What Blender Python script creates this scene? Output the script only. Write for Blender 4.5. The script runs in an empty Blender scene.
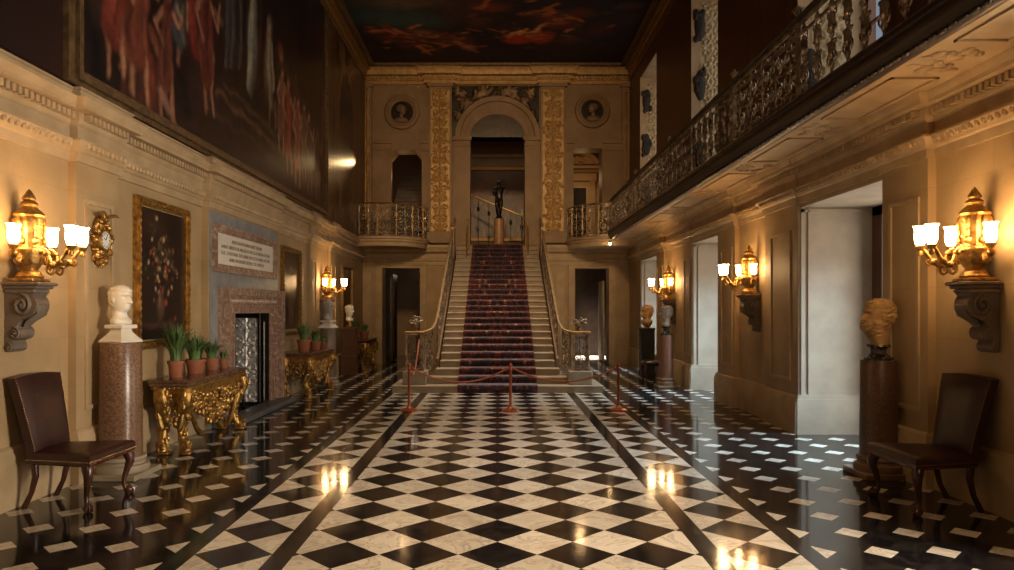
import bpy, bmesh, math, random
import numpy as np
from mathutils import Vector, Matrix
random.seed(7)
rng = np.random.default_rng(7)
PI = math.pi
sc = bpy.context.scene
COL = sc.collection
# ------------------------------------------------------------------ helpers
def lin(r, g, b):
    f = lambda c: (c/255/12.92) if c/255 <= .04045 else ((c/255+.055)/1.055)**2.4
    return (f(r), f(g), f(b))

class MB:
    def __init__(s):
        s.v = []; s.f = []; s.mi = []; s.M = Matrix.Identity(4); s.m = 0
    def add(s, vs, fs):
        o = len(s.v); M = s.M
        s.v.extend(tuple(M @ Vector(p)) for p in vs)
        for f in fs:
            s.f.append(tuple(i+o for i in f)); s.mi.append(s.m)
        return s
    def box(s, x0, x1, y0, y1, z0, z1):
        return s.add([(x0,y0,z0),(x1,y0,z0),(x1,y1,z0),(x0,y1,z0),(x0,y0,z1),(x1,y0,z1),(x1,y1,z1),(x0,y1,z1)],
                     [(0,3,2,1),(4,5,6,7),(0,1,5,4),(1,2,6,5),(2,3,7,6),(3,0,4,7)])
    def cbox(s, x0, x1, y0, y1, z0, z1, c=.01):
        """box with chamfered vertical and top edges"""
        def ring(z, e):
            return [(x0+e+c,y0+e,z),(x1-e-c,y0+e,z),(x1-e,y0+e+c,z),(x1-e,y1-e-c,z),(x1-e-c,y1-e,z),(x0+e+c,y1-e,z),(x0+e,y1-e-c,z),(x0+e,y0+e+c,z)]
        vs = ring(z0,c)+ring(z0+c,0)+ring(z1-c,0)+ring(z1,c)
        fs = [tuple(range(7,-1,-1)), tuple(range(24,32))]
        for k in range(3):
            for i in range(8):
                a=k*8+i; b=k*8+(i+1)%8
                fs.append((a,b,b+8,a+8))
        return s.add(vs, fs)
    def prism(s, poly, axis, a0, a1):
        n = len(poly)
        def P(p, a):
            if axis == 'x': return (a, p[0], p[1])
            if axis == 'y': return (p[0], a, p[1])
            return (p[0], p[1], a)
        vs = [P(p,a0) for p in poly]+[P(p,a1) for p in poly]
        fs = [tuple(range(n-1,-1,-1)), tuple(range(n,2*n))]
        for i in range(n):
            j=(i+1)%n; fs.append((i,j,j+n,i+n))
        return s.add(vs, fs)
    def tube(s, pts, r, n=6, closed=False, flat=1.0):
        pts = [Vector(p) for p in pts]; m = len(pts)
        rr = r if isinstance(r,(list,tuple)) else [r]*m
        vs=[]; prev=None
        for i,p in enumerate(pts):
            if closed: t = pts[(i+1)%m]-pts[i-1]
            else: t = pts[min(i+1,m-1)]-pts[max(i-1,0)]
            if t.length < 1e-9: t = Vector((0,0,1))
            t.normalize()
            if prev is None:
                ref = Vector((0,0,1)) if abs(t.z)<.9 else Vector((1,0,0))
                u = t.cross(ref).normalized()
            else:
                u = prev - t*prev.dot(t)
                if u.length<1e-6: u = t.cross(Vector((0,0,1)))
                u.normalize()
            prev=u; w=t.cross(u)
            for k in range(n):
                a=2*PI*k/n
                vs.append(p+u*(rr[i]*math.cos(a))+w*(rr[i]*math.sin(a)*flat))
        fs=[]
        for i in range(m if closed else m-1):
            for k in range(n):
                a=i*n+k; b=i*n+(k+1)%n; j=(i+1)%m
                fs.append((a,b,j*n+(k+1)%n,j*n+k))
        if not closed:
            fs.append(tuple(range(n-1,-1,-1))); fs.append(tuple(range((m-1)*n,m*n)))
        return s.add(vs, fs)
    def lathe(s, prof, n=24, c=(0,0,0), mod=None):
        vs=[]; 
        for i,(r,z) in enumerate(prof):
            for k in range(n):
                a=2*PI*k/n; q=r*(mod(a,i,z) if mod else 1)
                vs.append((c[0]+q*math.cos(a), c[1]+q*math.sin(a), c[2]+z))
        fs=[]
        for i in range(len(prof)-1):
            for k in range(n):
                a=i*n+k; b=i*n+(k+1)%n
                fs.append((a,b,b+n,a+n))
        fs.append(tuple(range(n-1,-1,-1))); fs.append(tuple(range((len(prof)-1)*n,len(prof)*n)))
        return s.add(vs, fs)
    def ell(s, c, rx, ry=None, rz=None, n=10, m=6, R=None):
        ry = rx if ry is None else ry; rz = rx if rz is None else rz
        vs=[]; R = R or Matrix.Identity(3); c=Vector(c)
        for i in range(m+1):
            th = PI*(i+.04*(i==0)-.04*(i==m))/m
            for k in range(n):
                a=2*PI*k/n
                vs.append(c + R @ Vector((rx*math.sin(th)*math.cos(a), ry*math.sin(th)*math.sin(a), rz*math.cos(th))))
        fs=[]
        for i in range(m):
            for k in range(n):
                a=i*n+k; b=i*n+(k+1)%n; fs.append((a,a+n,b+n,b))
        fs.append(tuple(range(n))); fs.append(tuple(range((m+1)*n-1,m*n-1,-1)))
        return s.add(vs, fs)
    def sweep(s, plan, prof, closed_prof=True):
        """profile (d,z) swept along plan polyline of (x,y); d is to the RIGHT of travel."""
        n=len(plan); P=[Vector(p) for p in plan]; vs=[]
        for i in range(n):
            nr=[]
            if i>0:
                t=(P[i]-P[i-1]).normalized(); nr.append(Vector((t.y,-t.x)))
            if i<n-1:
                t=(P[i+1]-P[i]).normalized(); nr.append(Vector((t.y,-t.x)))
            if len(nr)==2:
                q=(nr[0]+nr[1]); q = q/max(1e-6, q.dot(nr[0])) if q.length>1e-6 else nr[0]
            else: q=nr[0]
            for d,z in prof: vs.append((P[i].x+q.x*d, P[i].y+q.y*d, z))
        m=len(prof); fs=[]
        for i in range(n-1):
            for k in range(m if closed_prof else m-1):
                a=i*m+k; b=i*m+(k+1)%m; fs.append((a,b,b+m,a+m))
        if closed_prof:
            fs.append(tuple(range(m-1,-1,-1))); fs.append(tuple(range((n-1)*m,n*m)))
        return s.add(vs, fs)
    def build(s, name, mats, parent=None, smooth=40, world=False, recalc=True):
        me = bpy.data.meshes.new(name)
        vs = s.v
        if world and parent is not None:
            l = parent.location; vs=[(a-l.x,b-l.y,c-l.z) for a,b,c in vs]
        me.from_pydata(vs, [], s.f)
        if not isinstance(mats,(list,tuple)): mats=[mats]
        for m in mats: me.materials.append(m)
        if len(mats)>1: me.polygons.foreach_set('material_index', s.mi)
        if recalc:
            bm=bmesh.new(); bm.from_mesh(me); bmesh.ops.recalc_face_normals(bm, faces=bm.faces); bm.to_mesh(me); bm.free()
        if smooth:
            me.shade_smooth(); me.set_sharp_from_angle(angle=math.radians(smooth))
        me.update()
        o = bpy.data.objects.new(name, me); COL.objects.link(o)
        if parent is not None: o.parent = parent
        return o

def tag(o, label, cat, group=None):
    o['label']=label; o['category']=cat
    if group: o['group']=group
    return o
def thing(name, label, cat, loc=(0,0,0), rz=0, group=None):
    o=bpy.data.objects.new(name,None); COL.objects.link(o); o.empty_display_size=.1
    o.location=loc; o.rotation_euler=(0,0,rz)
    return tag(o,label,cat,group)
def struct(o):
    o['kind']='structure'; return o
def dup(root, loc, rz=None, label=None, group=None):
    r=root.copy(); COL.objects.link(r); r.location=loc
    if rz is not None: r.rotation_euler=(0,0,rz)
    if label: r['label']=label
    if group: r['group']=group
    for ch in list(root.children):
        c=ch.copy(); COL.objects.link(c); c.parent=r
        for g in list(ch.children):
            d=g.copy(); COL.objects.link(d); d.parent=c
    return r

# ------------------------------------------------------------------ materials
def nodes(name):
    m=bpy.data.materials.new(name); m.use_nodes=True
    nt=m.node_tree; b=nt.nodes['Principled BSDF']
    return m, nt, b
class NB:
    def __init__(s, nt): s.nt=nt
    def n(s, t, **kw):
        x=s.nt.nodes.new(t)
        for k,v in kw.items(): setattr(x,k,v)
        return x
    def l(s,a,b): s.nt.links.new(a,b)
    def val(s, x):
        return x
    def math(s, op, a, b=None, c=None):
        x=s.n('ShaderNodeMath'); x.operation=op
        for i,q in enumerate((a,b,c)):
            if q is None: continue
            if isinstance(q,(int,float)): x.inputs[i].default_value=q
            else: s.l(q, x.inputs[i])
        return x.outputs[0]
    def mix(s, f, a, b):
        x=s.n('ShaderNodeMix'); x.data_type='RGBA'
        for i,q in ((0,f),(6,a),(7,b)):
            if isinstance(q,(int,float)): x.inputs[i].default_value=q
            elif isinstance(q,tuple): x.inputs[i].default_value=(*q[:3],1)
            else: s.l(q,x.inputs[i])
        return x.outputs[2]
    def noise(s, vec, scale, detail=4, dist=0, rough=.55):
        x=s.n('ShaderNodeTexNoise'); x.inputs['Scale'].default_value=scale; x.inputs['Detail'].default_value=detail
        x.inputs['Distortion'].default_value=dist; x.inputs['Roughness'].default_value=rough
        if vec is not None: s.l(vec,x.inputs['Vector'])
        return x.outputs['Fac']
    def ramp(s, f, stops):
        x=s.n('ShaderNodeValToRGB'); e=x.color_ramp.elements
        while len(e)<len(stops): e.new(.5)
        for i,(p,c) in enumerate(stops):
            e[i].position=p; e[i].color=(*c[:3],1) if isinstance(c,tuple) else (c,c,c,1)
        s.l(f,x.inputs[0]); return x.outputs['Color']
    def bump(s, h, strength, dist, b):
        x=s.n('ShaderNodeBump'); x.inputs['Strength'].default_value=strength; x.inputs['Distance'].default_value=dist
        s.l(h,x.inputs['Height']); s.l(x.outputs[0], b.inputs['Normal'])

def simple(name, c1, c2=None, scale=6, rough=.5, metal=0, bump=0, bscale=None, coords='Object', detail=5, stretch=None, lo=.35, hi=.65):
    m,nt,b=nodes(name); nb=NB(nt)
    tc=nb.n('ShaderNodeTexCoord'); vec=tc.outputs[coords]
    if stretch:
        mp=nb.n('ShaderNodeMapping'); mp.inputs['Scale'].default_value=stretch; nb.l(vec,mp.inputs['Vector']); vec=mp.outputs[0]
    nz=nb.noise(vec,scale,detail)
    nb.l(nb.ramp(nz,[(lo,c1),(hi,c2 or tuple(.8*x for x in c1))]), b.inputs['Base Color'])
    b.inputs['Roughness'].default_value=rough; b.inputs['Metallic'].default_value=metal
    if bump:
        nb.bump(nb.noise(vec,bscale or scale*3,4), bump, .02, b)
    return m

def stone_wall(name, c1, c2, joint=.82, rough=.6):
    m,nt,b=nodes(name); nb=NB(nt)
    g=nb.n('ShaderNodeNewGeometry'); sp=nb.n('ShaderNodeSeparateXYZ'); nb.l(g.outputs['Position'],sp.inputs[0])
    u=nb.math('ADD',sp.outputs[0],sp.outputs[1])
    cb=nb.n('ShaderNodeCombineXYZ'); nb.l(u,cb.inputs[0]); nb.l(sp.outputs[2],cb.inputs[1])
    br=nb.n('ShaderNodeTexBrick'); nb.l(cb.outputs[0],br.inputs['Vector'])
    br.inputs['Scale'].default_value=1; br.inputs['Brick Width'].default_value=.95; br.inputs['Row Height'].default_value=.42
    br.inputs['Mortar Size'].default_value=.004; br.inputs['Mortar Smooth'].default_value=.6
    br.inputs['Color1'].default_value=(1,1,1,1); br.inputs['Color2'].default_value=(.9,.9,.9,1); br.inputs['Mortar'].default_value=(joint,joint,joint,1)
    nz=nb.noise(g.outputs['Position'],2.3,7,.4)
    c=nb.ramp(nz,[(.32,c1),(.68,c2)])
    mx=nb.n('ShaderNodeMix'); mx.data_type='RGBA'; mx.blend_type='MULTIPLY'; mx.inputs[0].default_value=1
    nb.l(c,mx.inputs[6]); nb.l(br.outputs['Color'],mx.inputs[7]); nb.l(mx.outputs[2],b.inputs['Base Color'])
    b.inputs['Roughness'].default_value=rough
    nb.bump(nb.noise(g.outputs['Position'],14,6),.12,.02,b)
    return m

def marble(name, c1, c2, c3, scale=5, rough=.2, dist=2.5):
    m,nt,b=nodes(name); nb=NB(nt)
    g=nb.n('ShaderNodeNewGeometry')
    a=nb.noise(g.outputs['Position'],scale,9,dist,.65)
    c=nb.ramp(a,[(.3,c1),(.5,c2),(.68,c3)])
    nb.l(c,b.inputs['Base Color']); b.inputs['Roughness'].default_value=rough
    return m

M={}
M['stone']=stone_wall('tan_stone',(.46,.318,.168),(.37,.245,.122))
M['stone_plain']=simple('carved_stone',(.48,.345,.20),(.39,.27,.15),scale=4,rough=.6,bump=.1,coords='Object')
M['pale']=simple('pale_stone',(.46,.385,.295),(.38,.315,.24),scale=3,rough=.6,bump=.06)
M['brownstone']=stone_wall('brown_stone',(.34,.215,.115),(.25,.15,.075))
M['carved']=simple('gilded_carving',(.54,.33,.12),(.36,.205,.07),scale=9,rough=.45,metal=.2,bump=.2)
M['bracket']=simple('bracket_stone',(.20,.15,.11),(.13,.095,.07),scale=7,rough=.6,bump=.2)
M['gold']=simple('gilding',(.58,.34,.10),(.24,.12,.03),scale=16,rough=.4,metal=.85,bump=.35,bscale=40)
M['olgold']=simple('dull_gilding',(.42,.25,.08),(.20,.11,.035),scale=25,rough=.42,metal=.8,bump=.3,bscale=50)
M['brass']=simple('brass',(.75,.5,.16),(.6,.38,.1),scale=10,rough=.3,metal=.9)
M['iron']=simple('gilded_iron',(.62,.50,.36),(.14,.10,.07),scale=8,rough=.3,metal=.6)
M['darkwood']=simple('dark_wood',(.055,.030,.018),(.025,.014,.009),scale=5,rough=.4,stretch=(1,.2,1))
M['redwood']=simple('red_panel',(.17,.072,.036),(.065,.027,.016),scale=3.5,rough=.4,stretch=(6,6,.7),detail=8)
M['mahog']=simple('mahogany',(.085,.028,.014),(.035,.012,.008),scale=9,rough=.25,stretch=(1,1,.3))
M['leather']=simple('leather',(.042,.013,.010),(.026,.009,.007),scale=7,rough=.32,bump=.1,bscale=60)
M['stud']=simple('nail_heads',(.32,.18,.07),rough=.3,metal=1)
M['whitemarble']=simple('white_marble',(.80,.75,.66),(.70,.64,.55),scale=6,rough=.35)
M['greybust']=simple('grey_stone',(.42,.38,.34),(.30,.27,.24),scale=6,rough=.5)
M['ochre']=simple('ochre_stone',(.50,.32,.14),(.30,.17,.065),scale=12,rough=.5,bump=.25)
M['blackstone']=marble('black_stone',(.012,.011,.012),(.02,.018,.018),(.16,.12,.09),scale=9,rough=.25)
M['granite']=simple('granite',(.25,.135,.075),(.085,.042,.025),scale=55,rough=.28,coords='Object',detail=6)
M['granite_dark']=simple('brown_granite',(.13,.062,.036),(.06,.03,.018),scale=50,rough=.35,detail=6)
M['pinkmarble']=marble('pink_marble',(.20,.11,.08),(.32,.20,.145),(.55,.42,.33),scale=6,rough=.25)
M['greymarble']=marble('grey_marble',(.17,.18,.19),(.24,.245,.25),(.34,.34,.34),scale=3,rough=.35,dist=1.2)
M['tablet']=simple('tablet_marble',(.78,.72,.63),(.66,.60,.52),scale=3,rough=.4)
M['letter']=simple('carved_letters',(.30,.22,.16),rough=.6)
M['tabletop']=marble('table_marble',(.05,.025,.015),(.12,.06,.035),(.22,.12,.07),scale=9,rough=.18)
M['terracotta']=simple('terracotta',(.36,.12,.055),(.26,.085,.04),scale=9,rough=.75,bump=.1)
M['soil']=simple('soil',(.03,.02,.012),rough=.9)
M['leaf']=simple('strap_leaf',(.14,.23,.07),(.07,.13,.04),scale=8,rough=.45)
M['copper']=simple('copper_post',(.42,.11,.045),(.30,.075,.03),scale=8,rough=.35,metal=.5)
M['rope']=simple('red_rope',(.40,.11,.05),(.30,.08,.035),scale=30,rough=.7)
M['black']=simple('soot_black',(.008,.007,.007),(.014,.012,.011),rough=.7)
M['steel']=simple('polished_steel',(.58,.55,.52),(.44,.42,.40),scale=14,rough=.35,metal=.35)
M['hearth']=simple('hearth_stone',(.13,.125,.12),(.09,.085,.08),scale=5,rough=.4)
M['bronze']=simple('dark_bronze',(.035,.026,.02),(.018,.014,.011),scale=9,rough=.3,metal=.6)
M['honey']=marble('honey_marble',(.42,.20,.09),(.50,.27,.13),(.60,.36,.2),scale=3,rough=.3)
M['white']=simple('dial_white',(.75,.72,.66),(.7,.67,.6),rough=.4)
M['steptread']=simple('stair_stone',(.33,.26,.18),(.26,.20,.135),scale=5,rough=.55,bump=.08)
M['jambgold']=simple('pale_gilded_jamb',(.62,.50,.30),(.36,.26,.13),scale=14,rough=.5,bump=.2)
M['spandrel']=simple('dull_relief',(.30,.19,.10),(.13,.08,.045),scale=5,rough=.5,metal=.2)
M['ironlight']=simple('silvered_iron',(.36,.27,.18),(.09,.065,.045),scale=12,rough=.4,metal=.5)
M['railstone']=simple('gilt_rail',(.30,.20,.10),(.2,.13,.065),scale=8,rough=.4,metal=.3)
M['greyshaft']=simple('grey_brown_shaft',(.20,.14,.10),(.13,.09,.07),scale=40,rough=.35)
M['copper_stone']=simple('reddish_granite',(.24,.10,.06),(.15,.06,.038),scale=45,rough=.35)
M['frame_dark']=simple('bronzed_frame',(.22,.13,.06),(.10,.06,.03),scale=12,rough=.4,metal=.4,bump=.2)
M['plinthbrown']=simple('brown_plinth',(.22,.13,.07),(.15,.085,.045),scale=6,rough=.5)
M['shadow_tone']=simple('shadow_grey',(.030,.022,.017),(.018,.013,.010),scale=9,rough=.7,bump=.2)
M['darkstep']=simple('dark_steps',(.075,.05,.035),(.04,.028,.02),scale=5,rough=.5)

def glassmat():
    m,nt,b=nodes('lit_glass_shade'); 
    b.inputs['Base Color'].default_value=(.9,.85,.75,1)
    b.inputs['Emission Color'].default_value=(1,.62,.28,1); b.inputs['Emission Strength'].default_value=SHADE
    return m
SHADE=56
M['shade']=glassmat()

def floor_mat():
    m,nt,b=nodes('chequered_marble'); nb=NB(nt); mt=nb.math
    g=nb.n('ShaderNodeNewGeometry'); sp=nb.n('ShaderNodeSeparateXYZ'); nb.l(g.outputs['Position'],sp.inputs[0])
    X,Y=sp.outputs[0],sp.outputs[1]; p=.483
    aX=mt('ABSOLUTE',X)
    side=mt('GREATER_THAN',aX,1.31)
    xs=mt('ADD',mt('MULTIPLY',side,mt('SUBTRACT',aX,1.613)),mt('MULTIPLY',mt('SUBTRACT',1,side),X))
    x=mt('DIVIDE',xs,p); y=mt('DIVIDE',mt('SUBTRACT',Y,4.3985-4*p*10),p)
    A=mt('ADD',x,y); B=mt('SUBTRACT',x,y)
    fa=mt('FLOOR',mt('ADD',A,.5)); fb=mt('FLOOR',mt('ADD',B,.5))
    chk=mt('ABSOLUTE',mt('MODULO',mt('ADD',fa,fb),2))
    chk=mt('GREATER_THAN',chk,.5)
    # octagon and dot side field
    q=.385
    right=mt('GREATER_THAN',X,0)
    yo=mt('ADD',4.925,mt('MULTIPLY',right,-.095))
    xo=mt('DIVIDE',mt('SUBTRACT',aX,1.985),q); yy=mt('DIVIDE',mt('SUBTRACT',Y,yo),q)
    dx=mt('ABSOLUTE',mt('SUBTRACT',xo,mt('ROUND',xo))); dy=mt('ABSOLUTE',mt('SUBTRACT',yy,mt('ROUND',yy)))
    dots=mt('LESS_THAN',mt('ADD',dx,dy),.285)
    outer=mt('GREATER_THAN',aX,1.98)
    s1=mt('MULTIPLY',mt('GREATER_THAN',aX,1.241),mt('LESS_THAN',aX,1.378))
    s2=mt('MULTIPLY',mt('GREATER_THAN',aX,1.848),mt('LESS_THAN',aX,1.98))
    strip=mt('ADD',s1,s2)
    w=mt('ADD',mt('MULTIPLY',outer,dots),mt('MULTIPLY',mt('SUBTRACT',1,outer),chk))
    w=mt('MULTIPLY',w,mt('SUBTRACT',1,strip))
    # tile id noise
    cb=nb.n('ShaderNodeCombineXYZ'); nb.l(fa,cb.inputs[0]); nb.l(fb,cb.inputs[1])
    wn=nb.n('ShaderNodeTexWhiteNoise'); wn.noise_dimensions='3D'; nb.l(cb.outputs[0],wn.inputs['Vector'])
    off=nb.n('ShaderNodeVectorMath'); off.operation='MULTIPLY_ADD'
    nb.l(wn.outputs['Color'],off.inputs[0]); off.inputs[1].default_value=(7,7,7); nb.l(g.outputs['Position'],off.inputs[2])
    vein=nb.noise(off.outputs[0],2.6,9,1.6,.62)
    vr=nb.ramp(vein,[(.36,(.44,.37,.29)),(.47,(.62,.54,.44)),(.5,(.40,.34,.27)),(.53,(.64,.57,.47)),(.7,(.56,.48,.39))])
    hsv=nb.n('ShaderNodeHueSaturation'); nb.l(vr,hsv.inputs['Color']); nb.l(mt('ADD',.82,mt('MULTIPLY',wn.outputs['Value'],.3)),hsv.inputs['Value'])
    blk=nb.ramp(nb.noise(off.outputs[0],5,8,1.2),[(.45,(.008,.007,.008)),(.62,(.022,.018,.016))])
    stc=nb.ramp(nb.noise(g.outputs['Position'],9,6),[(.4,(.012,.010,.009)),(.6,(.030,.023,.019))])
    c=nb.mix(w,blk,hsv.outputs[0]); c=nb.mix(strip,c,stc)
    nb.l(c,b.inputs['Base Color'])
    rn=nb.noise(g.outputs['Position'],3,4)
    nb.l(mt('ADD',.05,mt('MULTIPLY',rn,.10)),b.inputs['Roughness'])
    b.inputs['IOR'].default_value=1.47
    nb.bump(nb.noise(g.outputs['Position'],4.5,3),.045,.02,b)
    return m

def carpet_mat():
    m,nt,b=nodes('stair_runner'); nb=NB(nt); mt=nb.math
    g=nb.n('ShaderNodeNewGeometry'); sp=nb.n('ShaderNodeSeparateXYZ'); nb.l(g.outputs['Position'],sp.inputs[0])
    X=sp.outputs[0]; aX=mt('ABSOLUTE',X)
    v=mt('ADD',sp.outputs[1],sp.outputs[2])
    cb=nb.n('ShaderNodeCombineXYZ'); nb.l(mt('MULTIPLY',aX,1),cb.inputs[0]); nb.l(v,cb.inputs[1])
    vo=nb.n('ShaderNodeTexVoronoi'); vo.inputs['Scale'].default_value=7; vo.inputs['Randomness'].default_value=.75; nb.l(cb.outputs[0],vo.inputs['Vector'])
    nz=nb.noise(cb.outputs[0],13,3,1.5)
    base=nb.ramp(nz,[(.44,(.014,.010,.022)),(.52,(.018,.012,.028)),(.55,(.11,.026,.022)),(.62,(.20,.05,.035))])
    mot=nb.ramp(vo.outputs['Distance'],[(.16,(.34,.19,.13)),(.24,(.15,.035,.028)),(.40,(.016,.012,.026))])
    f=mt('LESS_THAN',vo.outputs['Distance'],.30)
    c=nb.mix(f,base,mot)
    bord=mt('GREATER_THAN',aX,.62)
    bc=nb.ramp(nb.noise(cb.outputs[0],22,2),[(.45,(.16,.03,.022)),(.55,(.02,.013,.028))])
    c=nb.mix(bord,c,bc)
    nb.l(c,b.inputs['Base Color']); b.inputs['Roughness'].default_value=.95
    b.inputs['Sheen Weight'].default_value=.3
    nb.bump(nb.noise(g.outputs['Position'],120,2),.3,.01,b)
    return m
M['floor']=floor_mat(); M['carpet']=carpet_mat()

def paint_mat(name, rough=.34):
    m,nt,b=nodes(name); nb=NB(nt)
    a=nb.n('ShaderNodeAttribute'); a.attribute_name='paint'
    nb.l(a.outputs['Color'],b.inputs['Base Color']); b.inputs['Roughness'].default_value=rough
    nb.bump(nb.noise(None,60,3),.08,.01,b)
    return m
M['paint']=paint_mat('oil_paint'); M['fresco']=paint_mat('ceiling_paint',.7)

class Canvas:
    """pigment raster: nu columns x nv rows over world rectangle (u0..u1, v0..v1)"""
    def __init__(s,u0,u1,v0,v1,res,base):
        s.u0,s.u1,s.v0,s.v1=u0,u1,v0,v1
        s.nu=max(2,int((u1-u0)/res)+1); s.nv=max(2,int((v1-v0)/res)+1)
        s.U,s.V=np.meshgrid(np.linspace(u0,u1,s.nu),np.linspace(v0,v1,s.nv))
        s.C=np.ones((s.nv,s.nu,3))*np.array(base)
    def cloud(s,c,scale,amt,seed,thr=.0):
        r=np.random.default_rng(seed); h=np.zeros_like(s.U)
        for k in range(14):
            a=r.uniform(0,2*PI); f=scale*r.uniform(.5,2.2); h+=np.sin((s.U*math.cos(a)+s.V*math.sin(a))*f+r.uniform(0,6))/(.5+f/scale)
        h/=np.abs(h).max(); w=np.clip((h-thr)*amt,0,1)[...,None]
        s.C=s.C*(1-w)+np.array(c)*w
    def dab(s,u,v,ru,rv,c,rot=0,soft=.35,a=1.):
        du=s.U-u; dv=s.V-v; cs,sn=math.cos(rot),math.sin(rot)
        p=(du*cs+dv*sn)/ru; q=(-du*sn+dv*cs)/rv; d=np.sqrt(p*p+q*q)
        w=(np.clip((1-d)/soft,0,1)*a)[...,None]
        s.C=s.C*(1-w)+np.array(c)*w
    def stroke(s,pts,r0,r1,c,a=1.,soft=.5):
        for i in range(len(pts)-1):
            (x0,y0),(x1,y1)=pts[i],pts[i+1]; dx,dy=x1-x0,y1-y0; L2=dx*dx+dy*dy+1e-12
            t=np.clip(((s.U-x0)*dx+(s.V-y0)*dy)/L2,0,1)
            d=np.sqrt((s.U-x0-t*dx)**2+(s.V-y0-t*dy)**2)
            f0=i/(len(pts)-1); f1=(i+1)/(len(pts)-1); rr=r0+(r1-r0)*(f0+(f1-f0)*t)
            w=(np.clip((1-d/rr)/soft,0,1)*a)[...,None]
            s.C=s.C*(1-w)+np.array(c)*w
    def warp(s,amp,scale,seed,tex=.25,ru=1.0,rv=1.0):
        r=np.random.default_rng(seed)
        def fld(n,sc):
            h=np.zeros_like(s.U)
            for k in range(n):
                a=r.uniform(0,2*PI); f=sc*r.uniform(.4,2.5); h+=np.sin((s.U*math.cos(a)+s.V*math.sin(a))*f+r.uniform(0,6))/(.4+f/sc)
            return h/np.abs(h).max()
        du=fld(22,scale)*amp*ru; dv=fld(22,scale)*amp*rv
        x=np.clip((s.U+du-s.u0)/(s.u1-s.u0)*(s.nu-1),0,s.nu-1.001); y=np.clip((s.V+dv-s.v0)/(s.v1-s.v0)*(s.nv-1),0,s.nv-1.001)
        i=x.astype(int); j=y.astype(int); fx=(x-i)[...,None]; fy=(y-j)[...,None]; C=s.C
        i1=np.minimum(i+1,s.nu-1); j1=np.minimum(j+1,s.nv-1)
        s.C=(C[j,i]*(1-fx)+C[j,i1]*fx)*(1-fy)+(C[j1,i]*(1-fx)+C[j1,i1]*fx)*fy
        t=1+tex*(fld(30,scale*3.2)*1.3+r.normal(0,.35,s.U.shape))
        s.C*=np.clip(t,.3,1.9)[...,None]
    def figure(s,u,v,h,robe,skin,rot=0,lean=0,seed=0):
        """a standing robed figure: v is the feet"""
        r=np.random.default_rng(seed); R=np.array(robe); S=np.array(skin)
        P=lambda a,b:(u+lean*b*h+a*h*math.cos(rot), v+b*h)
        s.stroke([P(-.05,.45),P(-.07,.22),P(-.05,0)],.045*h,.022*h,S*.8)
        s.stroke([P(.05,.45),P(.08,.24),P(.1,.02)],.045*h,.022*h,S)
        s.stroke([P(0,.78),P(.01,.55),P(-.02,.28)],.10*h,.13*h,R,1,.3)
        for k in range(4):
            o=r.uniform(-.08,.08); s.stroke([P(o,.72),P(o*1.3+.01,.5),P(o*1.5,.3)],.018*h,.025*h,R*r.choice([.45,1.6]),.8)
        s.stroke([P(-.09,.76),P(-.17,.62),P(-.12+.1*r.random(),.5)],.035*h,.022*h,S*.85)
        s.stroke([P(.09,.76),P(.19,.68),P(.24,.8+.1*r.random())],.033*h,.02*h,S)
        s.dab(*P(.01,.9),.05*h,.065*h,S); s.dab(*P(0,.945),.055*h,.04*h,S*.25)
    def build(s,name,mat,fn,parent=None,world=True):
        nu,nv=s.nu,s.nv
        vs=[fn(a,b) for a,b in zip(s.U.ravel(),s.V.ravel())]
        idx=np.arange(nu*nv).reshape(nv,nu)
        fs=np.stack([idx[:-1,:-1],idx[:-1,1:],idx[1:,1:],idx[1:,:-1]],-1).reshape(-1,4)
        if parent is not None and world:
            l=parent.location; vs=[(a-l.x,b-l.y,c-l.z) for a,b,c in vs]
        me=bpy.data.meshes.new(name); me.from_pydata(vs,[],fs.tolist()); me.materials.append(mat)
        at=me.color_attributes.new('paint','FLOAT_COLOR','POINT')
        rgba=np.ones((nu*nv,4),dtype=np.float32); rgba[:,:3]=np.clip(s.C.reshape(-1,3),0,1)
        at.data.foreach_set('color',rgba.ravel()); me.update()
        o=bpy.data.objects.new(name,me); COL.objects.link(o)
        if parent is not None: o.parent=parent
        return o

def spiral(c,R,a0,turns,n=16,shrink=.15,plane='yz'):
    pts=[]
    for i in range(n+1):
        t=i/n; r=R*(1-(1-shrink)*t); a=a0+turns*2*PI*t
        pts.append((c[0]+r*math.cos(a), c[1]+r*math.sin(a)))
    return pts

def relief(u0,u1,v0,v1,res,seed,kind='arabesque'):
    """height field 0..1 of carved scrollwork"""
    C=Canvas(u0,u1,v0,v1,res,(0,0,0)); r=np.random.default_rng(seed)
    W=u1-u0; H=v1-v0; uc=(u0+u1)/2; one=(1,1,1)
    if kind=='arabesque':
        U=W*.5; n=max(1,round(H/U)); U=H/n
        C.stroke([(uc,v0),(uc,v1)],W*.04,W*.04,one,.8)
        for k in range(n):
            b=v0+k*U
            for sx in (-1,1):
                q=spiral((uc+sx*W*.25,b+U*.5),W*.19,PI/2*(1 if k%2 else -1),sx*1.1*(1 if k%2 else -1),9,.25)
                C.stroke(q,W*.05,W*.03,one,.9)
                for j in range(3):
                    C.dab(uc+sx*W*r.uniform(.06,.46),b+U*r.uniform(.02,.98),W*.075,W*.045,one,r.uniform(0,3),.6,.9)
            C.dab(uc,b+U*.1,W*.1,U*.12,one,0,.7)
    else:
        for k in range(int(kind)):
            a=r.uniform(u0,u1); b=r.uniform(v0,v1); s=r.uniform(.08,.2)
            if r.random()<.5: C.stroke(spiral((a,b),s,r.uniform(0,6),r.choice([-1,1])*r.uniform(.4,1.1),9,.3),s*.35,s*.18,one,r.uniform(.5,1))
            else: C.dab(a,b,s*.7,s*.35,one,r.uniform(0,3),.7,r.uniform(.5,1))
    return C
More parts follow.
